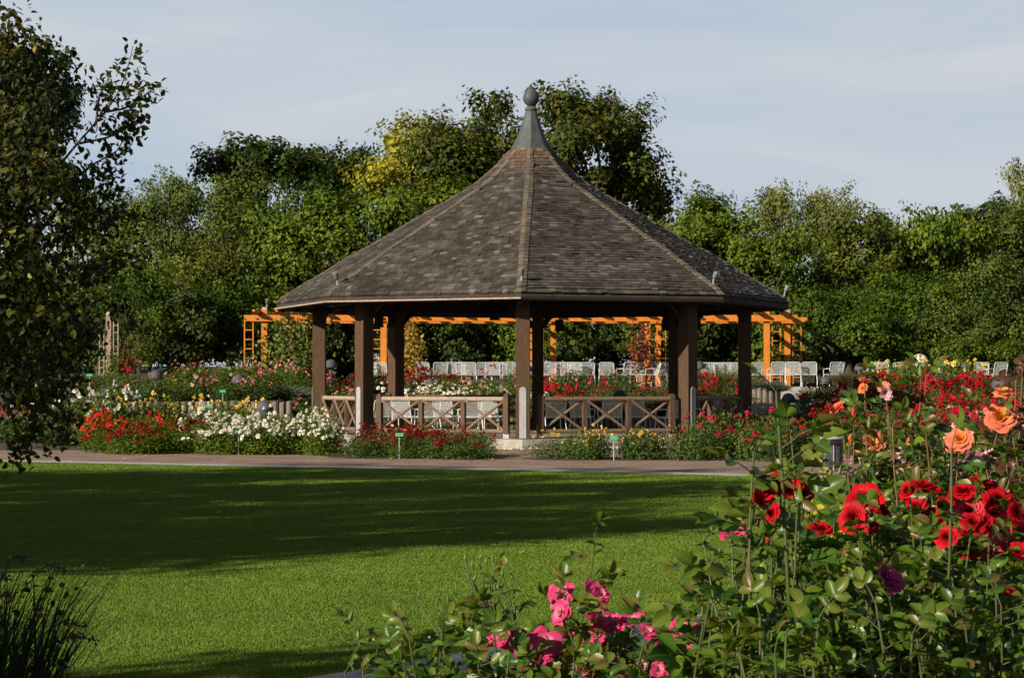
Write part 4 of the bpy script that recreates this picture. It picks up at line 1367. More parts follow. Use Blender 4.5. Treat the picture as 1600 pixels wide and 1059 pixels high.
# ------------------------------------------------------------------ berry tree at the left
rs = np.random.RandomState(31)
BD = 17.5
base = np.array([-4.95, BD + .2, 0])
bt = thing('crab_apple_tree', 'dark leafy tree with small red berries filling the left edge', 'tree', base)
bl = pxblobs([(20, 160, 60, 110), (40, 235, 60, 60), (6, 95, 22, 36), (45, 330, 110, 80), (112, 300, 30, 40), (70, 420, 84, 70), (30, 500, 100, 80), (62, 510, 36, 44), (20, 600, 66, 60), (62, 605, 34, 36), (-60, 350, 100, 200)], BD, rs=rs)
bl = [(c, (r[0], max(r[1], .75), r[2])) for c, r in bl]
V, Fc, CC = crown_mesh('crown', bl, 12500, .068, None, rs, LEAF8, clump=.28, per=42, fill=.45, droop=.2)
canes = MB()
LP, LA = [V], [Fc]
BR = [  # branches that stand out of the crown: pixel paths
    [(60, 300), (120, 225), (165, 175), (188, 140), (200, 105), (208, 72)], [(165, 175), (195, 170), (222, 152), (243, 136)], [(120, 225), (170, 215), (205, 195), (215, 178)], [(150, 195), (155, 150), (172, 118)],
    [(60, 330), (140, 260), (185, 235), (198, 205)], [(90, 380), (150, 330), (172, 300), (178, 265)], [(60, 250), (80, 170), (100, 120), (106, 100)], [(20, 200), (20, 90), (14, 28)], [(40, 200), (60, 120), (75, 70)],
    [(40, 500), (100, 520), (130, 530)], [(40, 540), (100, 570), (115, 600)], [(60, 400), (150, 420), (195, 410)], [(30, 600), (80, 650), (110, 660), (95, 690)], [(10, 620), (30, 690), (18, 735)], [(0, 600), (60, 650), (70, 700)], [(60, 450), (130, 445), (160, 425)], [(60, 350), (160, 360), (195, 330)]]
tw = []
for path in BR:
    dd = BD - .3 + .5 * rs.rand()
    pts = np.array([at(px, py, dd + .06 * i) for i, (px, py) in enumerate(path)])
    pts = np.c_[[np.interp(np.linspace(0, len(pts) - 1, 14), np.arange(len(pts)), pts[:, k]) for k in range(3)]].T
    canes.tube(pts, np.linspace(.012, .003, len(pts)), 5, False)
    for k in range(3, len(pts)):
        n_ = 9 if k > 5 else 5
        for _ in range(n_):
            tw.append(pts[k] + rs.normal(size=3) * [.065, .1, .065])
tw = np.array(tw)
tw2 = CC[rs.choice(len(CC), 60)]
n_ = len(tw)
A = rnd_dirs(n_, rs) + [.25, 0, .15]
V2, Fc2 = place(tw, A, rnd_dirs(n_, rs) + [0, -.3, .8], rs.uniform(.05, .085, n_), LEAF8)
V1 = np.concatenate([V, V2])
Fall = [np.concatenate([a, b_ + len(V)]) for a, b_ in zip(Fc, Fc2)]
link('crown', raw_mesh('crown', V1 - base, Fall, LM['crab']), bt)
# the odd yellow leaf
sel = rs.choice(len(CC), 60)
P = CC[sel] + rs.normal(size=(60, 3)) * [.2, .05, .2] - [0, .25, 0]
V, Fc = place(P, rnd_dirs(60, rs) + [0, 0, -.4], rnd_dirs(60, rs) + [0, -1.2, .4], rs.uniform(.05, .075, 60), LEAF8)
link('yellow_leaves', raw_mesh('yellow_leaves', V - base, Fc, LM['crab_yellow']), bt)['kind'] = 'stuff'
# berries in bunches
bm = MB()
bp = np.concatenate([tw[rs.choice(len(tw), 150)], CC[rs.choice(len(CC), 160)] + [0, -.22, 0]]) + rs.normal(size=(310, 3)) * .03
V, Fc = place(bp, rnd_dirs(310, rs), rnd_dirs(310, rs), rs.uniform(.008, .012, 310), oct_)
link('berries', raw_mesh('berries', V - base, Fc, M['berry'], True), bt)['kind'] = 'stuff'
canes.tube([base, base + [.0, 0, .9], base + [.1, 0, 2.2], base + [.2, 0, 3.6]], [.13, .11, .08, .03], 10)
for q in CC[rs.choice(len(CC), 26)]:
    s = base + [.05, 0, rs.uniform(.8, 2.6)]
    canes.tube([s, (s + q) / 2 + [0, 0, .15], q], [.035, .02, .006], 6, False)
canes.build('trunk', M['twig'], bt, smooth=True, origin=base)

# ------------------------------------------------------------------ climbers on the pergola
def climber(name, label, path, d, n, size, mat, seed, w=.25):
    rs = np.random.RandomState(seed)
    pts = np.array([at(px, py, d) for px, py in path])
    base = np.array([pts[0][0], d, 1.4])
    o = thing(name, label, 'climbing plant', base, 0, 'climbing plants on the pergola')
    t = rs.rand(n) * (len(pts) - 1)
    P = np.c_[[np.interp(t, np.arange(len(pts)), pts[:, k]) for k in range(3)]].T + rs.normal(size=(n, 3)) * [w, .22, w * .8]
    V, Fc = place(P, rnd_dirs(n, rs) + [0, 0, -.4], rnd_dirs(n, rs) + [0, -.5, .6], size * rs.uniform(.6, 1.3, n), QUAD)
    link('foliage', raw_mesh('foliage', V - base, Fc, LM[mat]), o)
    b = MB()
    for k in range(3):
        b.tube(np.concatenate([[base + [.1 * k, 0, 0]], pts + rs.normal(size=pts.shape) * .06]) - base, .02, 6, False)
    b.build('stems', M['bark'], o)


climber('climbing_vine', 'green climber covering the left end of the pergola', [(455, 575), (450, 540), (460, 505), (475, 560), (440, 590), (425, 560)], 74, 2600, .16, 'vine', 1, .55)
climber('climbing_vine', 'golden dry climber beside the pergola post seen through the gazebo', [(640, 580), (645, 540), (638, 500), (648, 575), (655, 530), (634, 560)], 74, 1000, .14, 'gold', 2, .16)
climber('climbing_vine', 'dark red climber in the terracotta pot', [(1003, 585), (1000, 550), (1004, 515), (1010, 560), (996, 540)], 73.2, 700, .13, 'redvine', 3, .22)
climber('climbing_vine', 'leafy green climber on the right end posts of the pergola', [(1256, 585), (1252, 545), (1262, 520), (1246, 570)], 77, 1100, .15, 'vine', 4, .25)
climber('climbing_vine', 'yellow green climber beside the front gazebo post', [(829, 580), (828, 540), (826, 505), (832, 550)], 74.5, 600, .13, 'gold', 5, .14)
climber('climbing_vine', 'bright green climber behind the right gazebo boxes', [(890, 530), (893, 510), (905, 500), (885, 520)], 76.5, 500, .2, 'bright', 6, .25)

# ------------------------------------------------------------------ rose beds
def bush_meshes(seed, mat, n=1700, leaf=.052):
    rs = np.random.RandomState(seed)
    dirs = rnd_dirs(n, rs)
    dirs[:, 2] = np.abs(dirs[:, 2])
    cl = rnd_dirs(26, rs) * [.42, .42, 1]
    cl[:, 2] = np.abs(cl[:, 2]) * .36 + .1
    ci = rs.randint(0, 26, n)
    P = np.where(rs.rand(n, 1) < .6, cl[ci] + rs.normal(size=(n, 3)) * .10, dirs * [.46, .46, .55] * (rs.rand(n, 1) ** .4))
    P[:, 2] = np.abs(P[:, 2]) + .02
    V, Fc = place(P, rnd_dirs(n, rs), norm(P - [0, 0, .1]) * .6 + rnd_dirs(n, rs) * .6 + [0, 0, .4], leaf * rs.uniform(.7, 1.3, n), QUAD)
    return raw_mesh('foliage', V, Fc, mat)


def bloom_small():
    V, T = [], []
    for ring, (n_, r_, z_, tilt) in enumerate(((6, 1.0, .05, .25), (5, .62, .28, .42), (4, .32, .42, .5))):
        for k in range(n_):
            a = k * 2 * PI / n_ + ring * .5
            w = PI / n_ * 1.25
            i = len(V)
            V += [[0, 0, .0 + ring * .1], [r_ * .7 * math.cos(a - w), r_ * .7 * math.sin(a - w), z_ + tilt * .6], [r_ * math.cos(a), r_ * math.sin(a), z_ + tilt * .8], [r_ * .7 * math.cos(a + w), r_ * .7 * math.sin(a + w), z_ + tilt * .6]]
            T.append([i, i + 1, i + 2, i + 3])
    return np.array(V), np.array(T)


BS = bloom_small()


def bloom_mesh(seed, mat, n, size, lo=.2, spread=.5, clus=1):
    rs = np.random.RandomState(seed)
    m_ = max(1, n // clus)
    th = rs.rand(m_) * 2 * PI
    rr = spread * np.sqrt(rs.rand(m_)) * 1.02
    z = lo + (.64 - lo) * np.sqrt(np.clip(1 - (rr / .56) ** 2, 0, 1)) * rs.uniform(.75, 1.12, m_)
    P = np.c_[rr * np.cos(th), rr * np.sin(th), z]
    P = np.repeat(P, clus, 0) + rs.normal(size=(m_ * clus, 3)) * .05 * (clus > 1)
    k = len(P)
    up = norm(P * [1.2, 1.2, .9] + rs.normal(size=(k, 3)) * .3 + [0, -.25, .25])
    A = np.cross(up, rnd_dirs(k, rs))
    V, Fc = place(P, A, up, size * rs.uniform(.7, 1.25, k), BS)
    return raw_mesh('blossoms', V, Fc, mat)


FOL = {k: [bush_meshes(100 + i + 10 * j, LM[k]) for i in range(3)] for j, k in enumerate(('rose', 'green', 'bright'))}
BLOOM = {}
for j, (k, n_, sz, cl) in enumerate([('red', 56, .045, 6), ('darkred', 56, .038, 4), ('scarlet', 44, .043, 4), ('white', 34, .055, 2), ('yellow', 16, .052, 1), ('pink', 12, .044, 2), ('palepink', 14, .046, 2), ('crimson', 24, .042, 4), ('salmon', 16, .044, 2)]):
    BLOOM[k] = [bloom_mesh(300 + 10 * j + i, PM[k], int(n_ * (.7, 1, 1.3)[i]), sz, clus=cl) for i in range(3)]

CNAME = {'red': 'red', 'darkred': 'dark red', 'scarlet': 'orange red', 'white': 'white', 'yellow': 'yellow', 'pink': 'pink', 'palepink': 'pale pink', 'crimson': 'crimson', 'salmon': 'salmon pink'}


def bed(color, p0, p1, n, w, h, phrase, seed, fol='rose', color2=None, jx=.25, jd=.5):
    """a run of rose bushes from p0 (px, d) to p1 (px, d)"""
    rs = np.random.RandomState(seed)
    pts = []
    for i in range(n):
        t = (i + .5) / n
        d_ = p0[1] + (p1[1] - p0[1]) * t + rs.normal() * jd
        px = p0[0] + (p1[0] - p0[0]) * t
        pts.append((gx(px, d_) + rs.normal() * jx, d_))
    pts.sort(key=lambda q: q[0] / q[1])
    for i, (x_, y_) in enumerate(pts):
        c_ = color2 if (color2 and rs.rand() < .35) else color
        o = thing('rose_bush', CNAME[c_] + ' rose, ' + nth(i, n).replace('from the ', 'from ') + ' ' + phrase, 'rose bush', (x_, y_, hz(x_, y_) - .01), rs.rand() * 6.28, 'rose bushes ' + phrase)
        f = link('foliage', FOL[fol][rs.randint(3)], o)
        q = link('blossoms', BLOOM[c_][rs.randint(3)], o)
        s_ = rs.uniform(.75, 1.25)
        for e_ in (f, q):
            e_.scale = (w * s_, w * s_, h / .6 * rs.uniform(.72, 1.18))


# front beds along the path
bed('scarlet', (150, 48.0), (305, 47.2), 7, 1.1, .66, "in the back of the orange red bed", 1, 'green')
bed('darkred', (160, 46.4), (300, 45.6), 7, 1.05, .58, 'in the front of the red bed by the path', 2, 'green')
bed('white', (315, 46.6), (530, 45.8), 9, 1.15, .88, 'in the back of the front white bed', 3, 'green')
bed('white', (320, 45.4), (510, 44.8), 8, 1.1, .70, 'in the front of the front white bed', 4, 'green')
bed('darkred', (560, 43.0), (750, 42.8), 8, .95, .52, "in the low bed before the left railing", 5, 'rose')
bed('darkred', (555, 44.2), (740, 44.0), 7, .95, .56, 'in the second row before the left railing', 6, 'rose', jd=.2)
bed('yellow', (865, 42.2), (1040, 41.9), 7, .95, .56, "in the low bed before the right railing", 7, 'rose', jd=.3)
bed('crimson', (1080, 42.6), (1195, 41.6), 5, 1.1, .75, "in the bed at the gazebo's right end", 8, 'rose')
bed('crimson', (1085, 44.8), (1250, 43.0), 6, 1.1, .80, "behind the bed at the gazebo's right end", 9, 'rose', color2='red')
# left side
bed('yellow', (140, 52.6), (485, 53.6), 12, 1.0, .78, "in the bed before the left log wall", 10, 'green')
bed('yellow', (120, 50.4), (300, 50.0), 6, 1.0, .5, "in the low row behind the orange red bed", 11, 'rose', color2='palepink')
bed('white', (70, 53.0), (165, 52.0), 6, 1.2, 1.05, "in the tall group at the far left", 12, 'bright')
bed('palepink', (-10, 50.5), (120, 49.5), 6, 1.1, .75, 'at the far left behind the berry tree', 13, 'rose', color2='crimson')
bed('pink', (165, 59.0), (490, 59.0), 12, 1.15, .6, 'along the top of the left log wall', 14, 'rose', color2='palepink')
bed('palepink', (270, 63.5), (490, 63.5), 9, 1.25, .8, "in the pale rows left of the gazebo", 15, 'green', color2='pink')
bed('palepink', (290, 67.5), (500, 67.0), 8, 1.3, .7, 'in the back row before the pergola', 16, 'green', color2='salmon')
bed('pink', (70, 62.0), (290, 64.5), 8, 1.2, .55, 'in the pink row round the trellis post', 17, 'rose', color2='palepink')
bed('crimson', (150, 67.0), (195, 66.0), 2, 1.1, 1.3, 'climbing at the foot of the trellis post', 18, 'green')
bed('darkred', (430, 64.5), (560, 64.5), 5, 1.1, .8, 'beside the left gazebo posts', 19, 'rose')
# seen through the gazebo
bed('white', (540, 63.5), (830, 63.5), 12, 1.15, .75, 'in the white row behind the log wall', 20, 'green', color2='palepink')
bed('darkred', (560, 67.5), (720, 67.5), 7, 1.2, .85, "in the back row seen through the gazebo", 21, 'rose')
bed('palepink', (700, 66.5), (850, 66.2), 7, 1.15, .75, 'in the pale row left of the front post', 22, 'green', color2='white')
bed('pink', (760, 69.2), (980, 69.2), 10, 1.15, .8, "in the row before the upper chairs", 23, 'rose', color2='palepink')
bed('red', (840, 65.5), (1160, 65.5), 14, 1.15, .75, "in the row seen through the gazebo", 24, 'rose', color2='crimson')
bed('salmon', (830, 62.9), (1060, 62.9), 9, .9, .35, 'in the low row along the log wall', 25, 'rose', color2='palepink')
bed('pink', (560, 61.3), (800, 61.4), 9, .95, .7, "in the row behind the left chairs", 26, 'rose', color2='crimson', jd=.15)
bed('salmon', (830, 61.2), (870, 61.2), 2, .9, .8, 'before the log wall beside the front post', 27, 'rose', jd=.1)
bed('yellow', (1040, 69.0), (1130, 69.0), 3, 1.1, .6, 'near the terracotta pot', 28, 'green', color2='salmon')
# right slope
bed('red', (1265, 62.0), (1570, 61.0), 11, 1.25, .9, "in the top row of the right slope", 29, 'rose')
bed('red', (1270, 57.5), (1580, 56.5), 12, 1.25, .85, "in the third row of the right slope", 30, 'rose', color2='crimson')
bed('red', (1275, 53.0), (1600, 51.5), 12, 1.25, .85, "in the second row of the right slope", 31, 'rose', color2='red')
bed('crimson', (1260, 48.8), (1600, 46.5), 12, 1.25, .85, "in the front row of the right slope", 32, 'rose', color2='red')
bed('crimson', (1330, 43.5), (1620, 41.5), 9, 1.25, .85, "at the foot of the right slope", 33, 'rose', color2='red')
bed('yellow', (1385, 68.5), (1530, 68.0), 6, 1.3, 1.0, "in the group below the right chairs", 34, 'green')
bed('palepink', (1500, 38.0), (1620, 36.5), 4, 1.2, .8, 'at the right edge by the path', 35, 'rose', color2='pink')

# ------------------------------------------------------------------ tufts: lavender and ornamental grass
def tuft_mesh(seed, mat, n=900, h=.6, spread=.5, w=.010, stiff=.8):
    rs = np.random.RandomState(seed)
    th = rs.rand(n) * 2 * PI
    rr = spread * .55 * np.sqrt(rs.rand(n))
    B0 = np.c_[rr * np.cos(th), rr * np.sin(th), np.zeros(n)]
    dirv = norm(np.c_[np.cos(th) * rr * 2.2 / spread, np.sin(th) * rr * 2.2 / spread, np.full(n, stiff * 1.6)] + rs.normal(size=(n, 3)) * .28)
    L_ = h * rs.uniform(.6, 1.1, n)
    side = norm(np.cross(dirv, rnd_dirs(n, rs))) * w
    out = np.c_[np.cos(th), np.sin(th), np.zeros(n)]
    P1 = B0 + dirv * (L_ * .55)[:, None]
    P2 = B0 + dirv * L_[:, None] + out * (.16 * L_)[:, None] - np.array([0, 0, 1.]) * (.10 * L_)[:, None]
    V = np.stack([B0 - side, B0 + side, P1 + side * .9, P1 - side * .9, P2], 1).reshape(-1, 3)
    o5 = (np.arange(n) * 5)[:, None]
    return raw_mesh('blades', V, [o5 + np.array([[0, 1, 2, 3]]), o5 + np.array([[3, 2, 4]])], mat)


TU = {'lavender': [tuft_mesh(1, LM['lavender'], 1100, .62, .75, .012, .6), tuft_mesh(2, LM['lavender'], 1100, .6, .75, .012, .55)], 'straw': [tuft_mesh(3, LM['straw'], 1100, .7, .6, .010, .9), tuft_mesh(4, LM['straw'], 1000, .75, .6, .010, .8)]}
TUFTS = [('lavender', 470, 60.3, 1.5, 'left of the left gazebo post, above the log wall'), ('lavender', 445, 60.0, 1.2, 'above the right half of the left log wall'), ('straw', 415, 53.4, 1.3, 'behind the double dome lamp'), ('straw', 380, 53.6, 1.1, 'left of the double dome lamp'), ('straw', 190, 51.8, 1.2, 'in front of the dome lamp on the left'), ('straw', 222, 51.4, 1.1, 'behind the orange red bed'), ('lavender', 214, 58.2, 1.0, 'left end of the log wall top'), ('lavender', 270, 55.5, 1.0, 'at the foot of the left log wall'),
         ('straw', 165, 63, 1.4, 'below the trellis post'), ('straw', 200, 63.4, 1.4, 'right of the trellis post foot'), ('lavender', 735, 68.6, 1.9, 'before the upper chairs, left of the front post'), ('lavender', 760, 69, 1.6, 'just left of the front gazebo post'), ('straw', 655, 64.8, 1.3, 'under the dark red roses in the left bay'), ('straw', 640, 65, 1.2, 'beside the back left gazebo post'), ('straw', 900, 63.4, 1.4, 'above the right railing, left part'), ('straw', 925, 63.6, 1.2, 'above the right railing, middle part'), ('straw', 1045, 63.5, 1.2, 'left of the right front post'),
         ('straw', 1120, 68.5, 2.3, 'large, before the packed chairs behind the right posts'), ('straw', 1140, 68.2, 1.8, 'beside the rightmost gazebo post'), ('straw', 1100, 63.5, 1.3, 'behind the right side railing'), ('lavender', 1195, 65.4, 1.3, 'growing in the log planter'), ('lavender', 1207, 65.2, 1.1, 'spilling over the log planter'), ('lavender', 1205, 60.2, 1.3, 'beside the lower steps'), ('lavender', 1225, 60.6, 1.1, 'right of the lower steps'), ('straw', 1330, 71.3, 1.3, 'right of the terrace dome lamp'), ('straw', 1350, 71.6, 1.2, 'between the terrace chairs and the yellow roses'),
         ('straw', 1500, 66.5, 1.9, 'below the right chairs'), ('straw', 1530, 66, 1.9, 'below the far right chairs'), ('straw', 1475, 55, 1.2, 'among the red roses on the right slope'), ('straw', 1530, 54, 1.3, 'deep in the right red slope'), ('straw', 1280, 66.5, 1.2, 'beside the upper steps'), ('lavender', 112, 49.3, 1.1, 'left end of the orange red bed'), ('lavender', 100, 50.2, 1.1, 'behind the path bend at the left'), ('lavender', 85, 51, 1.2, 'left of the path bend'), ('lavender', 125, 51.2, 1.2, 'between the white roses and the path bend'), ('straw', 545, 62.8, 1.2, 'between the two left gazebo posts'), ('straw', 700, 63.2, 1.0, 'under the white roses in the left bay')]
for i, (k, px, d_, s_, wh) in enumerate(TUFTS):
    x_ = gx(px, d_)
    z_ = hz(x_, d_) if k != 'lavender' or 'planter' not in wh else 1.30
    nm = 'lavender_clump' if k == 'lavender' else 'grass_clump'
    o = thing(nm, ('grey green lavender clump ' if k == 'lavender' else 'olive ornamental grass clump ') + wh, 'lavender' if k == 'lavender' else 'ornamental grass', (x_, d_, z_ - .02), i * 1.3, 'soft clumps between the roses')
    sc_ = s_ * (.62 if 'planter' in wh else .85)
    link('blades', TU[k][i % 2], o).scale = (sc_, sc_, sc_ * .85)

# tall grass at the lower left corner
def near_grass():
    rs = np.random.RandomState(9)
    base = np.array([gx(-66, 8.2), 8.2, 0.0])
    o = thing('ornamental_grass', 'tall dark ornamental grass at the lower left, leaning over the lawn', 'ornamental grass', base)
    n, K_ = 760, 7
    th = rs.rand(n) * 2 * PI
    r0 = .34 * np.sqrt(rs.rand(n))
    B0 = np.c_[r0 * np.cos(th), r0 * np.sin(th), np.zeros(n)]
    az = th + rs.normal(size=n) * .6
    tilt = np.abs(rs.normal(size=n)) * .20 + .05
    Ln = rs.uniform(.55, .98, n)
    w = rs.uniform(.003, .0065, n)
    P, a = [B0], tilt.copy()
    for k in range(K_):
        st = Ln / K_
        P.append(P[-1] + np.c_[np.cos(az) * np.sin(a), np.sin(az) * np.sin(a), np.cos(a)] * st[:, None])
        a = a + rs.uniform(.02, .13, n) * (1 + k * .15)
    P = np.stack(P, 1)
    side = np.c_[-np.sin(az), np.cos(az), np.zeros(n)]
    ww = w[:, None] * np.array([.7, 1, 1, .95, .85, .7, .4, .05])[None]
    V = np.stack([P - side[:, None] * ww[..., None], P + side[:, None] * ww[..., None]], 2).reshape(n, -1, 3)
    k = np.arange(K_)
    f = np.stack([2 * k, 2 * k + 1, 2 * k + 3, 2 * k + 2], 1)
    Fq = (f[None] + (np.arange(n) * 2 * (K_ + 1))[:, None, None]).reshape(-1, 4)
    link('blades', raw_mesh('blades', V.reshape(-1, 3), [Fq], LM['reed']), o)
    # seed heads on thin stalks
    b, Ps = MB(), []
    for (px, py, sx) in ((133, 978, 1), (40, 872, 0), (100, 890, 1), (14, 905, 0), (150, 1000, 1)):
        tip = at(px, py, 8.1) - base
        pts = [np.array([tip[0] * .15, 0, 0]), np.array([tip[0] * .45, 0, tip[2] * .72]), np.array([tip[0] * .75, 0, tip[2] * .99]), tip]
        pts = smooth3(pts)
        b.tube(pts, .0022, 5, False)
        for q in pts[-9:]:
            Ps += [q + rs.normal(size=3) * .006 for _ in range(7)]
    b.build('stalks', M['twig'], o)
    Ps = np.array(Ps)
    V, Fc = place(Ps, rnd_dirs(len(Ps), rs), rnd_dirs(len(Ps), rs), rs.uniform(.012, .022, len(Ps)), QUAD)
    link('seed_heads', raw_mesh('seed_heads', V, Fc, M['twig']), o)['kind'] = 'stuff'
    # a few broad dark leaves growing through it
    Pb = np.c_[rs.uniform(-.35, .45, 220), rs.uniform(-.3, .3, 220), rs.uniform(.2, .75, 220)]
    V, Fc = place(Pb, rnd_dirs(220, rs), rnd_dirs(220, rs) + [0, 0, .6], rs.uniform(.03, .055, 220), LEAF8)
    link('leaves', raw_mesh('leaves', V, Fc, LM['crab']), o)['kind'] = 'stuff'


def smooth3(pts, k=5):
    pts = np.array(pts, float)
    P = np.concatenate([[2 * pts[0] - pts[1]], pts, [2 * pts[-1] - pts[-2]]])
    out = []
    for i in range(len(pts) - 1):
        p0, p1, p2, p3 = P[i:i + 4]
        for j in range(k):
            u = j / k
            out.append(.5 * ((2 * p1) + (-p0 + p2) * u + (2 * p0 - 5 * p1 + 4 * p2 - p3) * u * u + (-p0 + 3 * p1 - 3 * p2 + p3) * u ** 3))
    out.append(pts[-1])
    return np.array(out)


near_grass()

# ------------------------------------------------------------------ near roses
def rose_mesh(name, seed, n, a1, mat, curl=.5, ruffle=1.0, r0=.015, a0=4, wide=1.0):
    """one bloom about 1 across: petals in a spiral from rolled heart to open rim"""
    rs = np.random.RandomState(seed)
    nu, nv = 7, 6
    u = np.linspace(-1, 1, nu)
    v = np.linspace(0, 1, nv)
    Vs, Fs = [], []
    for i in range(n):
        t = i / (n - 1)
        th = i * 2.39996 + rs.normal() * .15
        tilt = R(a0 + (a1 - a0) * t ** .85) + rs.normal() * .08
        Lp = (.20 + .30 * t) * rs.uniform(.9, 1.1)
        Wp = (.10 + .235 * t) * rs.uniform(.9, 1.12) * wide
        ang = tilt * (.45 + .55 * v) + curl * t * v ** 3 * rs.uniform(.6, 1.3)
        st = Lp / (nv - 1)
        r = r0 + .02 * t + np.r_[0, np.cumsum(st * np.sin((ang[1:] + ang[:-1]) / 2))]
        z = -.06 * t + np.r_[0, np.cumsum(st * np.cos((ang[1:] + ang[:-1]) / 2))]
        Wv = Wp * (v ** .55) * (1 - .30 * v ** 5) + .02
        ph, ph2 = rs.rand(2) * 6.28
        for j in range(nv):
            phi = np.clip(u * Wv[j] / max(r[j], .045 + .10 * t), -1.5, 1.5)
            drop = .5 * (u ** 2) * .06 * v[j]
            rr = r[j] + ruffle * .030 * np.sin(3.2 * u + ph) * v[j] ** 2 * (.3 + t) - .05 * v[j] * (u ** 2) * (1 - t)
            zz = z[j] - drop + ruffle * .028 * np.cos(4.1 * u + ph2) * v[j] ** 2 * (.3 + t) + .02 * (np.abs(u) < .2) * (-1) * (j == nv - 1)
            Vs.append(np.stack([rr * np.cos(th + phi), rr * np.sin(th + phi), zz], 1))
        k = np.arange(nu - 1)
        for j in range(nv - 1):
            a = i * nu * nv + j * nu + k
            Fs.append(np.stack([a, a + 1, a + nu + 1, a + nu], 1))
    V = np.concatenate(Vs)
    V[:, 2] -= .16
    V /= 2 * np.percentile(np.hypot(V[:, 0], V[:, 1]), 97)
    return raw_mesh(name, V, [np.concatenate(Fs)], mat, True)


PN = {'red': petal_mat('petal_near_red', (.22, .001, .004), (.42, .004, .010), .5, .2, .6), 'lightred': petal_mat('petal_near_lightred', (.42, .014, .022), (.60, .05, .07), .5, .22, .5),
      'pink': petal_mat('petal_near_pink', (.74, .30, .36), (.62, .045, .16), .5, .3, .5), 'palepink': petal_mat('petal_near_palepink', (.74, .40, .38), (.74, .42, .44), .5, .3, .5),
      'orange': petal_mat('petal_near_orange', (.74, .26, .02), (.74, .19, .105), .5, .3, .5), 'coral': petal_mat('petal_near_coral', (.78, .16, .03), (.74, .15, .075), .5, .3, .5),
      'apricot': petal_mat('petal_near_apricot', (.78, .38, .04), (.76, .24, .12), .5, .3, .5), 'mauve': petal_mat('petal_near_mauve', (.55, .09, .28), (.58, .05, .24), .5, .3, .5), 'dusk': petal_mat('petal_near_dusk', (.33, .10, .20), (.36, .13, .25), .5, .3, .5)}
ROSE = {}
for j, k in enumerate(PN):
    if k in ('pink', 'palepink', 'mauve', 'dusk'):
        ROSE[k] = [rose_mesh('bloom', 500 + j * 9 + q, 15 + q * 2, (72, 84, 64)[q], PN[k], .35, 1.2, .03, 22, 1.15) for q in range(3)]
    else:
        ROSE[k] = [rose_mesh('bloom', 500 + j * 9 + q, 38 - q * 4, (84, 96, 70)[q], PN[k], .55, .75) for q in range(3)]


def bud_mesh(seed, mat):
    rs = np.random.RandomState(seed)
    b = MB()
    for i in range(5):
        th = i * 2.4
        zz = np.linspace(-.4, .5, 7)
        rr = .24 * np.sqrt(np.clip(1 - ((zz + .06) / .6) ** 2, 0.01, 1)) * (1 - .25 * (zz > .2))
        V = []
        for z_, r_ in zip(zz, rr):
            for w_ in (-.9, -.3, .3, .9):
                V.append([r_ * (1 + .05 * i) * math.cos(th + w_), r_ * (1 + .05 * i) * math.sin(th + w_), z_ + .05 * rs.rand()])
        f = [[4 * a + c, 4 * a + c + 1, 4 * a + c + 5, 4 * a + c + 4] for a in range(6) for c in range(3)]
        b.add(V, np.array(f))
    return b.mesh('bud', mat, True)


BUD = {k: bud_mesh(9, PN[k]) for k in ('red', 'pink', 'coral', 'mauve')}
bs_ = MB()
bs_.lathe([(.05, -.62), (.17, -.5), (.20, -.36), (.21, -.2), (.10, -.12)], n=9)
for k in range(5):
    a = k * 2 * PI / 5
    c_, s_ = math.cos(a), math.sin(a)
    V = []
    for z_, r_, w_ in ((-.42, .20, .12), (-.1, .26, .10), (.25, .25, .06), (.62, .22, .008)):
        V += [[c_ * r_ - s_ * w_, s_ * r_ + c_ * w_, z_], [c_ * r_ + s_ * w_, s_ * r_ - c_ * w_, z_]]
    bs_.add(V, np.array([[0, 1, 3, 2], [2, 3, 5, 4], [4, 5, 7, 6]]))
SEPAL = bs_.mesh('sepals', M['sepal'], True)
gb = MB()
gb.lathe([(.03, -.55), (.17, -.42), (.22, -.18), (.19, .08), (.10, .34), (.05, .6)], n=8)
GBUD = gb.mesh('bud', M['sepal'], True)

def toothed(width, fold, droop):
    us = [0, .10, .2, .26, .38, .44, .56, .62, .74, .79, .89, .92, 1.0]
    ws = [.03, .52, .86, .80, 1.02, .94, 1.0, .90, .80, .69, .42, .31, 0]
    V, Fq = [], []
    for i, (u, w) in enumerate(zip(us, ws)):
        z = -droop * u * u
        V += [[u + .02 * (i % 2), width * w, z + fold * w * w], [u, width * w * .5, z + fold * w * .30], [u, 0, z], [u, -width * w * .5, z + fold * w * .30], [u + .02 * (i % 2), -width * w, z + fold * w * w]]
        if i:
            a = (i - 1) * 5
            Fq += [[a + k, a + k + 1, a + k + 6, a + k + 5] for k in range(4)]
    return np.array(V), np.array(Fq)


LEAFN = toothed(.33, .17, .22)


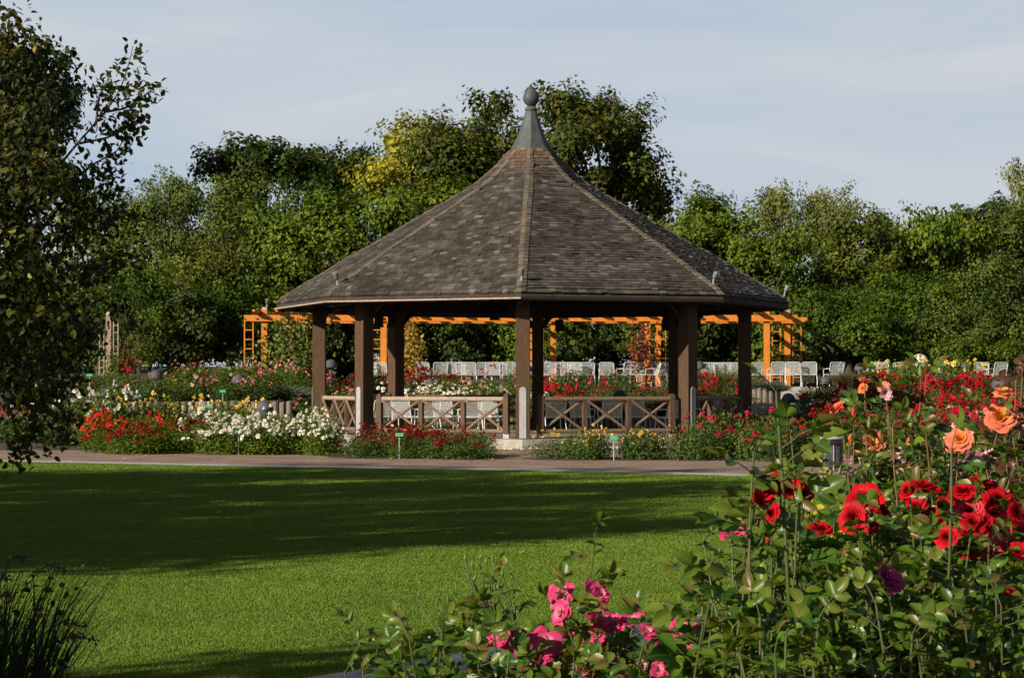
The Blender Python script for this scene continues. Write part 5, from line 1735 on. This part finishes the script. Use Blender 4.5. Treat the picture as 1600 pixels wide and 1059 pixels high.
def near_leaf_mat(name, cols, trans, tcol, spots=.5):
    m, nt, nn, L = new_mat(name)
    g = N(nt, 'ShaderNodeNewGeometry')
    r = ramp(nt, [(i / (len(cols) - 1), c) for i, c in enumerate(cols)])
    L.new(g.outputs['Random Per Island'], r.inputs[0])
    at_ = N(nt, 'ShaderNodeAttribute', attribute_name='leaf_pos')
    sp = N(nt, 'ShaderNodeSeparateXYZ'); L.new(at_.outputs['Vector'], sp.inputs[0])
    ab = N(nt, 'ShaderNodeMath', operation='ABSOLUTE'); L.new(sp.outputs[1], ab.inputs[0])
    # side veins run outwards and forwards from the midrib
    ve = N(nt, 'ShaderNodeMath', operation='MULTIPLY_ADD', inp={1: -.75}); L.new(ab.outputs[0], ve.inputs[0]); L.new(sp.outputs[0], ve.inputs[2])
    sn = N(nt, 'ShaderNodeMath', operation='MULTIPLY', inp={1: 66.0}); L.new(ve.outputs[0], sn.inputs[0])
    si = N(nt, 'ShaderNodeMath', operation='SINE'); L.new(sn.outputs[0], si.inputs[0])
    rv = ramp(nt, [(0, (.92, .93, .92)), (.7, (1, 1, 1)), (1, (1.10, 1.09, 1.06))])
    mr = N(nt, 'ShaderNodeMapRange', inp={1: -1.0, 2: 1.0}); L.new(si.outputs[0], mr.inputs[0]); L.new(mr.outputs[0], rv.inputs[0])
    m1 = N(nt, 'ShaderNodeMixRGB', blend_type='MULTIPLY', inp={'Fac': .8}); L.new(r.outputs[0], m1.inputs[1]); L.new(rv.outputs[0], m1.inputs[2])
    rib = N(nt, 'ShaderNodeMapRange', inp={1: .0, 2: .035, 3: .55, 4: 0.0}); L.new(ab.outputs[0], rib.inputs[0])
    m2 = N(nt, 'ShaderNodeMixRGB'); L.new(rib.outputs[0], m2.inputs[0]); L.new(m1.outputs[0], m2.inputs[1]); m2.inputs[2].default_value = (.17, .21, .055, 1)
    tc = N(nt, 'ShaderNodeTexCoord')
    no = N(nt, 'ShaderNodeTexNoise', inp={'Scale': 70.0, 'Detail': 3.0}); L.new(tc.outputs['Object'], no.inputs['Vector'])
    rs_ = ramp(nt, [(.64, (0, 0, 0)), (.72, (spots, spots, spots))]); L.new(no.outputs[0], rs_.inputs[0])
    m3 = N(nt, 'ShaderNodeMixRGB'); L.new(rs_.outputs[0], m3.inputs[0]); L.new(m2.outputs[0], m3.inputs[1]); m3.inputs[2].default_value = (.12, .085, .02, 1)
    p = N(nt, 'ShaderNodeBsdfPrincipled', inp={'Roughness': .32, 'Specular IOR Level': .38}); L.new(m3.outputs[0], p.inputs['Base Color'])
    b_ = N(nt, 'ShaderNodeBump', inp={'Strength': .12, 'Distance': .001}); L.new(si.outputs[0], b_.inputs['Height']); L.new(b_.outputs[0], p.inputs['Normal'])
    t = N(nt, 'ShaderNodeBsdfTranslucent')
    tm = N(nt, 'ShaderNodeMixRGB', blend_type='MULTIPLY', inp={'Fac': 1.0}); tm.inputs[2].default_value = (*tcol, 1); L.new(m3.outputs[0], tm.inputs[1]); L.new(tm.outputs[0], t.inputs[0])
    mi = N(nt, 'ShaderNodeMixShader', inp={0: trans}); L.new(p.outputs[0], mi.inputs[1]); L.new(t.outputs[0], mi.inputs[2])
    finish(nt, mi.outputs[0])
    return m


LM['rose_near'] = near_leaf_mat('leaf_near', [(.009, .034, .004), (.017, .058, .006), (.030, .088, .009), (.058, .132, .012), (.13, .18, .02)], .30, (1.8, 2.3, .3))
LM['rose_fresh'] = near_leaf_mat('leaf_fresh', [(.028, .07, .007), (.05, .10, .010), (.09, .15, .014), (.12, .15, .02), (.11, .07, .02)], .34, (2.0, 2.0, .4), .3)


class Bush:
    def __init__(s, name, label, base, seed, leaf='rose_near', young='rose_fresh', cane='cane', cat='rose bush', size=.04):
        s.rs = np.random.RandomState(seed)
        s.base = np.asarray(base, float)
        s.o = thing(name, label, cat, s.base)
        s.leaf, s.young, s.cane, s.size = leaf, young, cane, size
        s.canes = MB()
        s.L, s.Y = [], []

    def compound(s, P, D, sc, young):
        rs = s.rs
        D = norm(D)
        up = norm(np.array([0, -.25, 1.]) + rs.normal(size=3) * .45)
        side = norm(np.cross(D, up))
        up = np.cross(side, D)
        Lr = 1.9 * sc * rs.uniform(.85, 1.2)
        end = P + D * Lr - np.array([0, 0, .10 * Lr])
        s.canes.tube([P, P + D * Lr * .5, end], [.0013, .0011, .0008], 3, False)
        out = s.Y if young else s.L
        out.append((end, D - [0, 0, .15], up, sc * 1.15))
        for f_, z_ in ((.88, 1.0), (.48, .82)):
            if z_ < .9 and rs.rand() < .25:
                continue
            for sg in (-1, 1):
                q = P + (end - P) * f_
                out.append((q, D * .55 + side * sg * 1.0 + rs.normal(size=3) * .12 - [0, 0, .1], up + rs.normal(size=3) * .25, sc * z_ * rs.uniform(.85, 1.1)))

    def grow(s, tip, thick=.0034, leaves=True, t0=.3, step=.042, sc=None, bow=.15, young=.25, start=None):
        rs = s.rs
        tip = np.asarray(tip, float)
        p0 = s.base + rs.normal(size=3) * [.10, .08, 0] if start is None else np.asarray(start, float)
        p0[2] = s.base[2] if start is None else p0[2]
        hgt = tip[2] - p0[2]
        c1 = p0 + (tip - p0) * [.35, .35, 0] + [rs.normal() * bow * .5, rs.normal() * bow * .5, hgt * .45]
        c2 = tip - [(tip - p0)[0] * .12 + rs.normal() * bow * .25, rs.normal() * bow * .25, hgt * .28]
        t = np.linspace(0, 1, 12)[:, None]
        pts = (1 - t) ** 3 * p0 + 3 * (1 - t) ** 2 * t * c1 + 3 * (1 - t) * t * t * c2 + t ** 3 * tip
        s.canes.tube(pts, np.linspace(thick * 1.5, thick * .6, 12), 6, False)
        if thick >= .003:
            for i in range(int(18 * rs.rand()) + 10):
                j = rs.randint(2, 11)
                P = pts[j] + (pts[j] - pts[j - 1]) * rs.rand()
                dv = norm(np.array([rs.normal(), rs.normal(), -.1]))
                s.canes.tube([P, P + dv * (thick + .006) - [0, 0, .002]], [.0016, .0002], 3, False)
        if leaves:
            Lt = np.linalg.norm(np.diff(pts, axis=0), axis=1).sum()
            k, az = int(Lt * (1 - t0) / step), rs.rand() * 6.28
            for i in range(k):
                tt = t0 + (1 - t0) * (i + .3 + .4 * rs.rand()) / max(k, 1) * .97
                x = tt * 11
                j = min(int(x), 10)
                P = pts[j] + (pts[j + 1] - pts[j]) * (x - j)
                az += 2.4 + rs.normal() * .3
                D = np.array([math.cos(az), math.sin(az), .25 + .4 * rs.rand()])
                s.compound(P, D, (sc or s.size) * (1.05 - .35 * max(0, tt - .75) / .25) * rs.uniform(.75, 1.15), tt > .82 and rs.rand() < young * 2.2)
            s.compound(pts[-1], [rs.normal() * .5, rs.normal() * .5, .8], (sc or s.size) * .7, True)
        return pts

    def bloom(s, px, py, d, dia, kind, q=0, axis=None, cane=True, t0=.5, step=.06, z=0):
        rs = s.rs
        c = at(px, py, d)
        ax = norm(np.asarray(axis if axis is not None else (rs.normal() * .45, -.75 + rs.normal() * .2, .62 + rs.normal() * .2), float))
        sz = dia * d / F
        o = link('bloom', ROSE[kind][q % 3], s.o)
        s.put(o, c, ax, sz * 1.02)
        if cane:
            s.grow(c - ax * sz * .25, .003, t0=t0, step=step)
        return o

    def put(s, o, c, ax, sz):
        qn = Vector(ax).to_track_quat('Z', 'Y')
        spin = Matrix.Rotation(s.rs.rand() * 6.28, 4, 'Z')
        o.matrix_local = Matrix.Translation(Vector(c - s.base)) @ qn.to_matrix().to_4x4() @ spin @ Matrix.Scale(sz, 4)

    def bud(s, px, py, d, dia, kind=None, axis=None, cane=True, start=None):
        c = at(px, py, d)
        ax = norm(np.asarray(axis if axis is not None else (s.rs.normal() * .25, -.1 + s.rs.normal() * .2, 1), float))
        sz = dia * d / F
        if kind:
            o = link('bud', BUD[kind], s.o)
            s.put(o, c, ax, sz * 1.3)
            e = link('sepals', SEPAL, o)
        else:
            o = link('bud', GBUD, s.o)
            s.put(o, c, ax, sz * 1.2)
        if cane:
            s.grow(c - ax * sz * .6, .0018, leaves=start is None, t0=.55, step=.09, start=start, bow=.05 if start is not None else .15)

    def done(s):
        for nm, lst, m_ in (('foliage', s.L, s.leaf), ('young_leaves', s.Y, s.young)):
            if not lst:
                continue
            P = np.array([a[0] for a in lst]); A = np.array([a[1] for a in lst]); U = np.array([a[2] for a in lst]); S = np.array([a[3] for a in lst])
            V, Fc = place(P, A, U, S, LEAFN)
            me = raw_mesh(nm, V - s.base, Fc, LM[m_], True)
            at_ = me.attributes.new('leaf_pos', 'FLOAT_VECTOR', 'POINT')
            at_.data.foreach_set('vector', np.tile(LEAFN[0], (len(lst), 1)).astype(np.float32).ravel())
            o = link(nm, me, s.o)
        s.canes.build('stems', M[s.cane], s.o, smooth=True, origin=s.base)


def region_fill(B, n, xr, top, yb, dr, **kw):
    """fill: canes whose tips lie under the outline top = [(px, py)...] inside xr"""
    tx, ty = zip(*top)
    for _ in range(n):
        px = B.rs.uniform(*xr)
        y0 = np.interp(px, tx, ty)
        py = y0 + (yb - y0) * B.rs.rand() ** 1.15
        B.grow(at(px, py, B.rs.uniform(*dr)), **kw)


# --- pink floribunda in front, low centre
B = Bush('rose_bush', 'pink floribunda rose bush with pale hearted blooms at the bottom centre', (gx(880, 4.8), 4.8, 0), 1)
for px, py, dia, kd, q in [(877, 927, 38, 'pink', 0), (925, 920, 26, 'pink', 2), (940, 927, 28, 'pink', 1), (874, 957, 34, 'pink', 1), (940, 965, 40, 'pink', 1), (928, 989, 44, 'pink', 0), (988, 968, 34, 'pink', 2), (893, 995, 30, 'pink', 2),
                           (852, 1006, 50, 'pink', 1), (908, 1017, 46, 'pink', 2), (825, 1034, 44, 'pink', 0), (915, 1045, 42, 'pink', 1), (783, 996, 30, 'pink', 2), (757, 1004, 26, 'pink', 0), (798, 1012, 26, 'pink', 1), (1068, 982, 40, 'pink', 0), (1002, 1038, 20, 'palepink', 2), (960, 972, 30, 'pink', 0), (880, 1052, 36, 'pink', 2), (968, 1062, 30, 'pink', 1)]:
    B.bloom(px, py, (4.6 if px < 1050 else 3.6) + B.rs.normal() * .08, dia * 1.08, kd, q, cane=B.rs.rand() < .75, t0=.62, step=.05)
for px, py in ((1012, 985), (1040, 1010), (1085, 1002), (1062, 978), (1100, 1030), (1030, 1045)):
    B.bloom(px, py, 3.9, B.rs.uniform(24, 36), 'pink', int(px) % 3, cane=px % 4 == 0, t0=.66)
for i in range(12):
    B.bloom(B.rs.uniform(790, 990), B.rs.uniform(985, 1062), 4.7 + B.rs.normal() * .12, B.rs.uniform(26, 42), 'pink', i % 3, cane=i % 3 == 0, t0=.66)
for px, py in ((768, 1030), (887, 942), (864, 945), (911, 952), (1082, 1026), (1022, 993), (858, 1018), (947, 1000)):
    B.bud(px, py, 4.7, 13, 'pink')
# shoots with green buds
for tip, stems in [((768, 905), [(752, 868), (738, 880), (760, 876), (782, 880), (770, 872), (742, 902), (727, 870)]), ((790, 930), [(785, 893), (800, 900), (778, 915), (815, 950)]), ((690, 960), [(655, 928), (683, 940), (700, 935)])]:
    st = at(tip[0], tip[1] + 60, 4.8)
    pts = B.grow(at(tip[0], tip[1], 4.8), .003, t0=.6)
    for px, py in stems:
        B.bud(px, py, 4.8 + B.rs.normal() * .04, 9, None, start=pts[-2] + B.rs.normal(size=3) * .004)
B.grow(at(930, 832, 4.9), .003, t0=.55, step=.05, sc=.04, young=.2)
B.grow(at(915, 890, 4.9), .002, t0=.75, step=.05)
region_fill(B, 34, (600, 1110), [(600, 1020), (680, 960), (760, 960), (830, 1015), (950, 1010), (1040, 995), (1110, 975)], 1110, (4.3, 5.2), t0=.5, step=.05)
region_fill(B, 26, (600, 1000), [(600, 1020), (640, 970), (760, 970), (830, 1030), (950, 1030), (1000, 1025)], 1100, (4.0, 4.6), t0=.55, step=.05)
region_fill(B, 20, (980, 1130), [(980, 1010), (1060, 985), (1130, 960)], 1080, (4.4, 5.0), t0=.6, step=.06, sc=.036)
B.done()

B = Bush('rose_bush', 'thin rose shoots with green buds at the bottom, left of the pink blooms', (gx(570, 4.5), 4.5, 0), 2)
for tip, bud in (((560, 985), (548, 962)), ((612, 1040), (614, 1022)), ((590, 1010), (560, 990)), ((540, 1050), (552, 1038))):
    pts = B.grow(at(*tip, 4.5), .003, t0=.6, step=.07, sc=.034)
    B.bud(*bud, 4.5, 14, None, start=pts[-1])
region_fill(B, 7, (555, 700), [(555, 1050), (700, 1000)], 1090, (4.3, 4.7), t0=.6, step=.06, sc=.04)
B.done()

# --- tall leafy shoots between lawn and bin, red blooms behind them
B = Bush('rose_bush', 'tall glossy rose shoots with a few red blooms, just left of the litter bin', (gx(1205, 3.5), 3.5, 0), 3, size=.044)
for path, th in (((1213, 612), .0042), ((1178, 705), .0032), ((1236, 680), .0024)):
    B.grow(at(*path, 3.35), th, t0=.6, step=.10, sc=.034, bow=.10, young=.5)
for px, py, sg in ((1222, 700, 1), (1190, 752, -1), (1230, 722, 1), (1200, 808, -1), (1228, 800, 1)):
    B.compound(at(px, py, 3.35), np.array([sg * .6, -.3, .5]), .037, True)
for px, py, dia, q in ((1196, 765, 44, 0), (1212, 752, 40, 1), (1185, 778, 36, 2), (1232, 762, 40, 2), (1205, 800, 30, 1), (1254, 768, 34, 0), (1222, 738, 26, 2)):
    B.bloom(px, py, 3.42 + B.rs.normal() * .05, dia, 'red', q, t0=.6, axis=(B.rs.normal() * .7, -.5, .5), cane=q != 1)
for px, py, dia, q in ((1142, 832, 34, 0), (1156, 826, 28, 1)):
    B.bloom(px, py, 3.6, dia, 'pink', q, cane=q == 0)
B.bud(1174, 802, 3.5, 15, 'pink'); B.bud(1200, 842, 3.6, 11, 'red'); B.bud(1172, 950, 3.5, 10, 'pink')
for tip, stems in (((1100, 850), [(1112, 826), (1125, 858), (1106, 838)]), ((1115, 905), [(1135, 930)])):
    pts = B.grow(at(*tip, 3.5), .0025, t0=.5)
    for s_ in stems:
        B.bud(*s_, 3.5, 8, None, start=pts[-1])
region_fill(B, 40, (1095, 1265), [(1095, 930), (1130, 905), (1180, 880), (1230, 850), (1265, 860)], 1080, (3.4, 4.2), t0=.3, step=.045, sc=.038, young=.35)
region_fill(B, 24, (1110, 1290), [(1110, 970), (1290, 950)], 1080, (3.0, 3.5), t0=.35, step=.045, sc=.036, young=.35)
B.done()

B = Bush('rose_bush', 'spindly rose with yellowing leaves and small coral buds before the litter bin', (gx(1280, 4.6), 4.6, 0), 4, leaf='rose_fresh', young='yellow', size=.035)
for tip, buds in (((1283, 720), [(1270, 700), (1290, 712), (1283, 722)]), ((1268, 735), [(1258, 742), (1298, 735)]), ((1300, 760), [(1295, 744), (1312, 735)]), ((1250, 760), [(1244, 748)])):
    pts = B.grow(at(*tip, 4.6), .0022, t0=.6, step=.07, sc=.028, young=.6)
    for k_, s_ in enumerate(buds):
        B.bud(*s_, 4.6, 11, 'coral' if k_ == 0 else None, start=pts[-1])
region_fill(B, 9, (1245, 1340), [(1245, 800), (1300, 800), (1340, 800)], 900, (4.4, 4.9), t0=.55, step=.06, sc=.032, young=.5)
B.done()

# --- big red roses at the right
B = Bush('rose_bush', 'dense bush of big deep red roses filling the lower right', (gx(1480, 4.2), 4.2, 0), 5, size=.040)
for px, py, dia, kd, q, ax in [(1350, 778, 66, 'red', 0, (-.3, -.7, .7)), (1330, 806, 62, 'red', 1, (-.6, -.7, .25)), (1376, 792, 56, 'red', 2, (.7, -.2, .5)), (1281, 823, 50, 'red', 1, (-.1, -.35, 1)), (1415, 765, 42, 'red', 1, (-.8, -.4, .4)),
                               (1446, 758, 56, 'red', 0, (.1, -.3, 1)), (1452, 805, 50, 'red', 2, (0, -.6, .7)), (1505, 765, 56, 'red', 1, (-.2, -.4, .9)), (1537, 757, 56, 'red', 2, (.2, -.4, .9)), (1515, 797, 56, 'lightred', 0, (-.1, -.9, .4)), (1562, 782, 62, 'red', 0, (.2, -.7, .6)),
                               (1556, 800, 50, 'lightred', 2, (0, -.9, .3)), (1565, 826, 54, 'lightred', 1, (.2, -.9, .3)), (1554, 858, 50, 'lightred', 0, (.1, -1, .1)), (1540, 815, 44, 'red', 1, (.1, -.9, .1)), (1478, 838, 44, 'red', 0, (-.4, -.8, .3)), (1512, 852, 56, 'red', 2, (.2, -.9, .2)),
                               (1362, 822, 28, 'red', 1, None), (1478, 790, 40, 'red', 2, None), (1592, 862, 40, 'red', 0, None), (1590, 800, 50, 'red', 1, (.6, -.6, .3)), (1520, 815, 44, 'red', 0, (0, -.8, .5)), (1432, 790, 40, 'red', 2, (-.3, -.6, .6)), (1575, 918, 28, 'red', 1, None), (1610, 830, 50, 'red', 2, None)]:
    B.bloom(px, py, 4.05 + B.rs.normal() * .06 + (.12 if q == 2 else 0), dia * .78, kd, q, axis=ax, cane=B.rs.rand() < .7, t0=.6)
B.grow(at(1487, 700, 3.9), .0042, t0=.7, step=.09, sc=.045, bow=.02)
region_fill(B, 120, (1300, 1640), [(1300, 850), (1360, 830), (1420, 815), (1500, 820), (1640, 830)], 1080, (3.9, 4.8), t0=.28, step=.036, sc=.034, thick=.0026)
region_fill(B, 70, (1290, 1640), [(1290, 930), (1640, 900)], 1090, (3.4, 3.9), t0=.3, step=.036, young=.3, sc=.034, thick=.0026)
region_fill(B, 90, (1270, 1650), [(1270, 860), (1330, 800), (1420, 770), (1500, 780), (1650, 770)], 1060, (4.6, 6.0), t0=.35, step=.045, sc=.03, thick=.0024)
B.done()

B = Bush('rose_bush', 'low mauve pink rose with single open blooms before the red bush', (gx(1390, 3.5), 3.5, 0), 6, size=.036)
for px, py, dia, q, ax in ((1388, 898, 40, 2, (.5, -.5, .6)), (1400, 912, 30, 0, (.3, -.8, .1)), (1360, 1040, 38, 1, (-.3, -.6, .7)), (1380, 1050, 30, 2, None)):
    B.bloom(px, py, 3.6, dia, 'mauve', q, axis=ax, cane=q != 0)
B.bud(1361, 908, 3.6, 15, 'pink'); B.bud(1337, 930, 3.6, 13, 'pink'); B.bud(1298, 932, 3.6, 11, 'mauve')
region_fill(B, 22, (1290, 1480), [(1290, 960), (1390, 930), (1480, 960)], 1090, (3.2, 3.8), t0=.35, step=.045, young=.45)
B.done()

# --- orange and apricot roses, tall, at the upper right
B = Bush('rose_bush', 'tall rose bush with orange and apricot blooms at the right', (gx(1480, 5.3), 5.3, 0), 7, cane='cane_red', size=.038)
for px, py, dia, kd, q, ax in [(1564, 650, 47, 'orange', 0, (-.1, -.85, .45)), (1568, 610, 32, 'apricot', 1, (0, -.25, 1)), (1308, 637, 24, 'coral', 2, (-.6, -.3, .7)), (1300, 636, 19, 'coral', 1, (.7, -.3, .5)), (1352, 594, 19, 'coral', 2, (.1, -.3, 1)), (1383, 606, 23, 'apricot', 0, (-.1, -.7, .5)),
                               (1347, 606, 18, 'orange', 1, (-.5, -.4, .3)), (1500, 684, 38, 'orange', 1, (-.2, -.8, .5)), (1492, 694, 30, 'coral', 0, (-.4, -.8, .1)), (1364, 690, 32, 'apricot', 2, (.2, -.7, .6)), (1346, 697, 24, 'orange', 0, (-.5, -.6, .3)), (1332, 858, 30, 'apricot', 2, (0, -.6, .7)), (1384, 614, 20, 'palepink', 2, (0, -.9, -.3))]:
    B.bloom(px, py, 5.2 + B.rs.normal() * .08, dia, kd, q, axis=ax, cane=q != 1 or dia > 35, t0=.62, step=.065)
for px, py, k_ in ((1328, 688, 'coral'), (1376, 683, 'coral'), (1421, 694, 'coral'), (1422, 650, None), (1433, 652, None), (1438, 580, None), (1358, 660, None), (1335, 645, 'red'), (1424, 660, None)):
    B.bud(px, py, 5.2, 15, k_)
B.grow(at(1447, 590, 5.2), .003, t0=.55, step=.08, sc=.036)
region_fill(B, 44, (1375, 1640), [(1375, 720), (1400, 700), (1450, 680), (1540, 690), (1640, 680)], 900, (4.8, 5.9), t0=.45, step=.06)
region_fill(B, 12, (1385, 1600), [(1385, 665), (1440, 640), (1600, 640)], 760, (5.0, 5.6), t0=.6, step=.07, sc=.04)
B.done()

B = Bush('rose_bush', 'rose with dark red young leaves at the far right, above the orange blooms', (gx(1610, 6.2), 6.2, 0), 8, leaf='rose_red', young='rose_red', cane='cane_red', size=.045)
region_fill(B, 12, (1545, 1640), [(1545, 610), (1590, 565), (1640, 550)], 700, (6.0, 6.6), t0=.6, step=.06)
B.done()

B = Bush('rose_bush', 'rose with clusters of small pale pink blooms beside the litter bin', (gx(1380, 8.0), 8.0, 0), 10, size=.045)
for i in range(34):
    px, py = B.rs.uniform(1322, 1450), B.rs.uniform(695, 745)
    B.bloom(px, py, 7.8 + B.rs.normal() * .25, B.rs.uniform(13, 20), 'palepink' if B.rs.rand() < .8 else 'dusk', i % 3, cane=i % 3 == 0, t0=.7, step=.07)
region_fill(B, 36, (1345, 1480), [(1345, 735), (1380, 715), (1480, 710)], 820, (7.5, 8.6), t0=.5, step=.06)
B.done()
B = Bush('rose_bush', 'rose with dusky mauve blooms behind the deep red roses', (gx(1510, 7.0), 7.0, 0), 12, size=.045)
for i in range(20):
    px, py = B.rs.uniform(1410, 1560), B.rs.uniform(705, 740)
    B.bloom(px, py, 6.9 + B.rs.normal() * .2, B.rs.uniform(15, 26), 'dusk' if B.rs.rand() < .7 else 'palepink', i % 3, cane=i % 3 == 0, t0=.7, step=.07)
region_fill(B, 44, (1410, 1650), [(1410, 725), (1500, 710), (1650, 700)], 840, (6.4, 7.6), t0=.5, step=.06)
B.done()
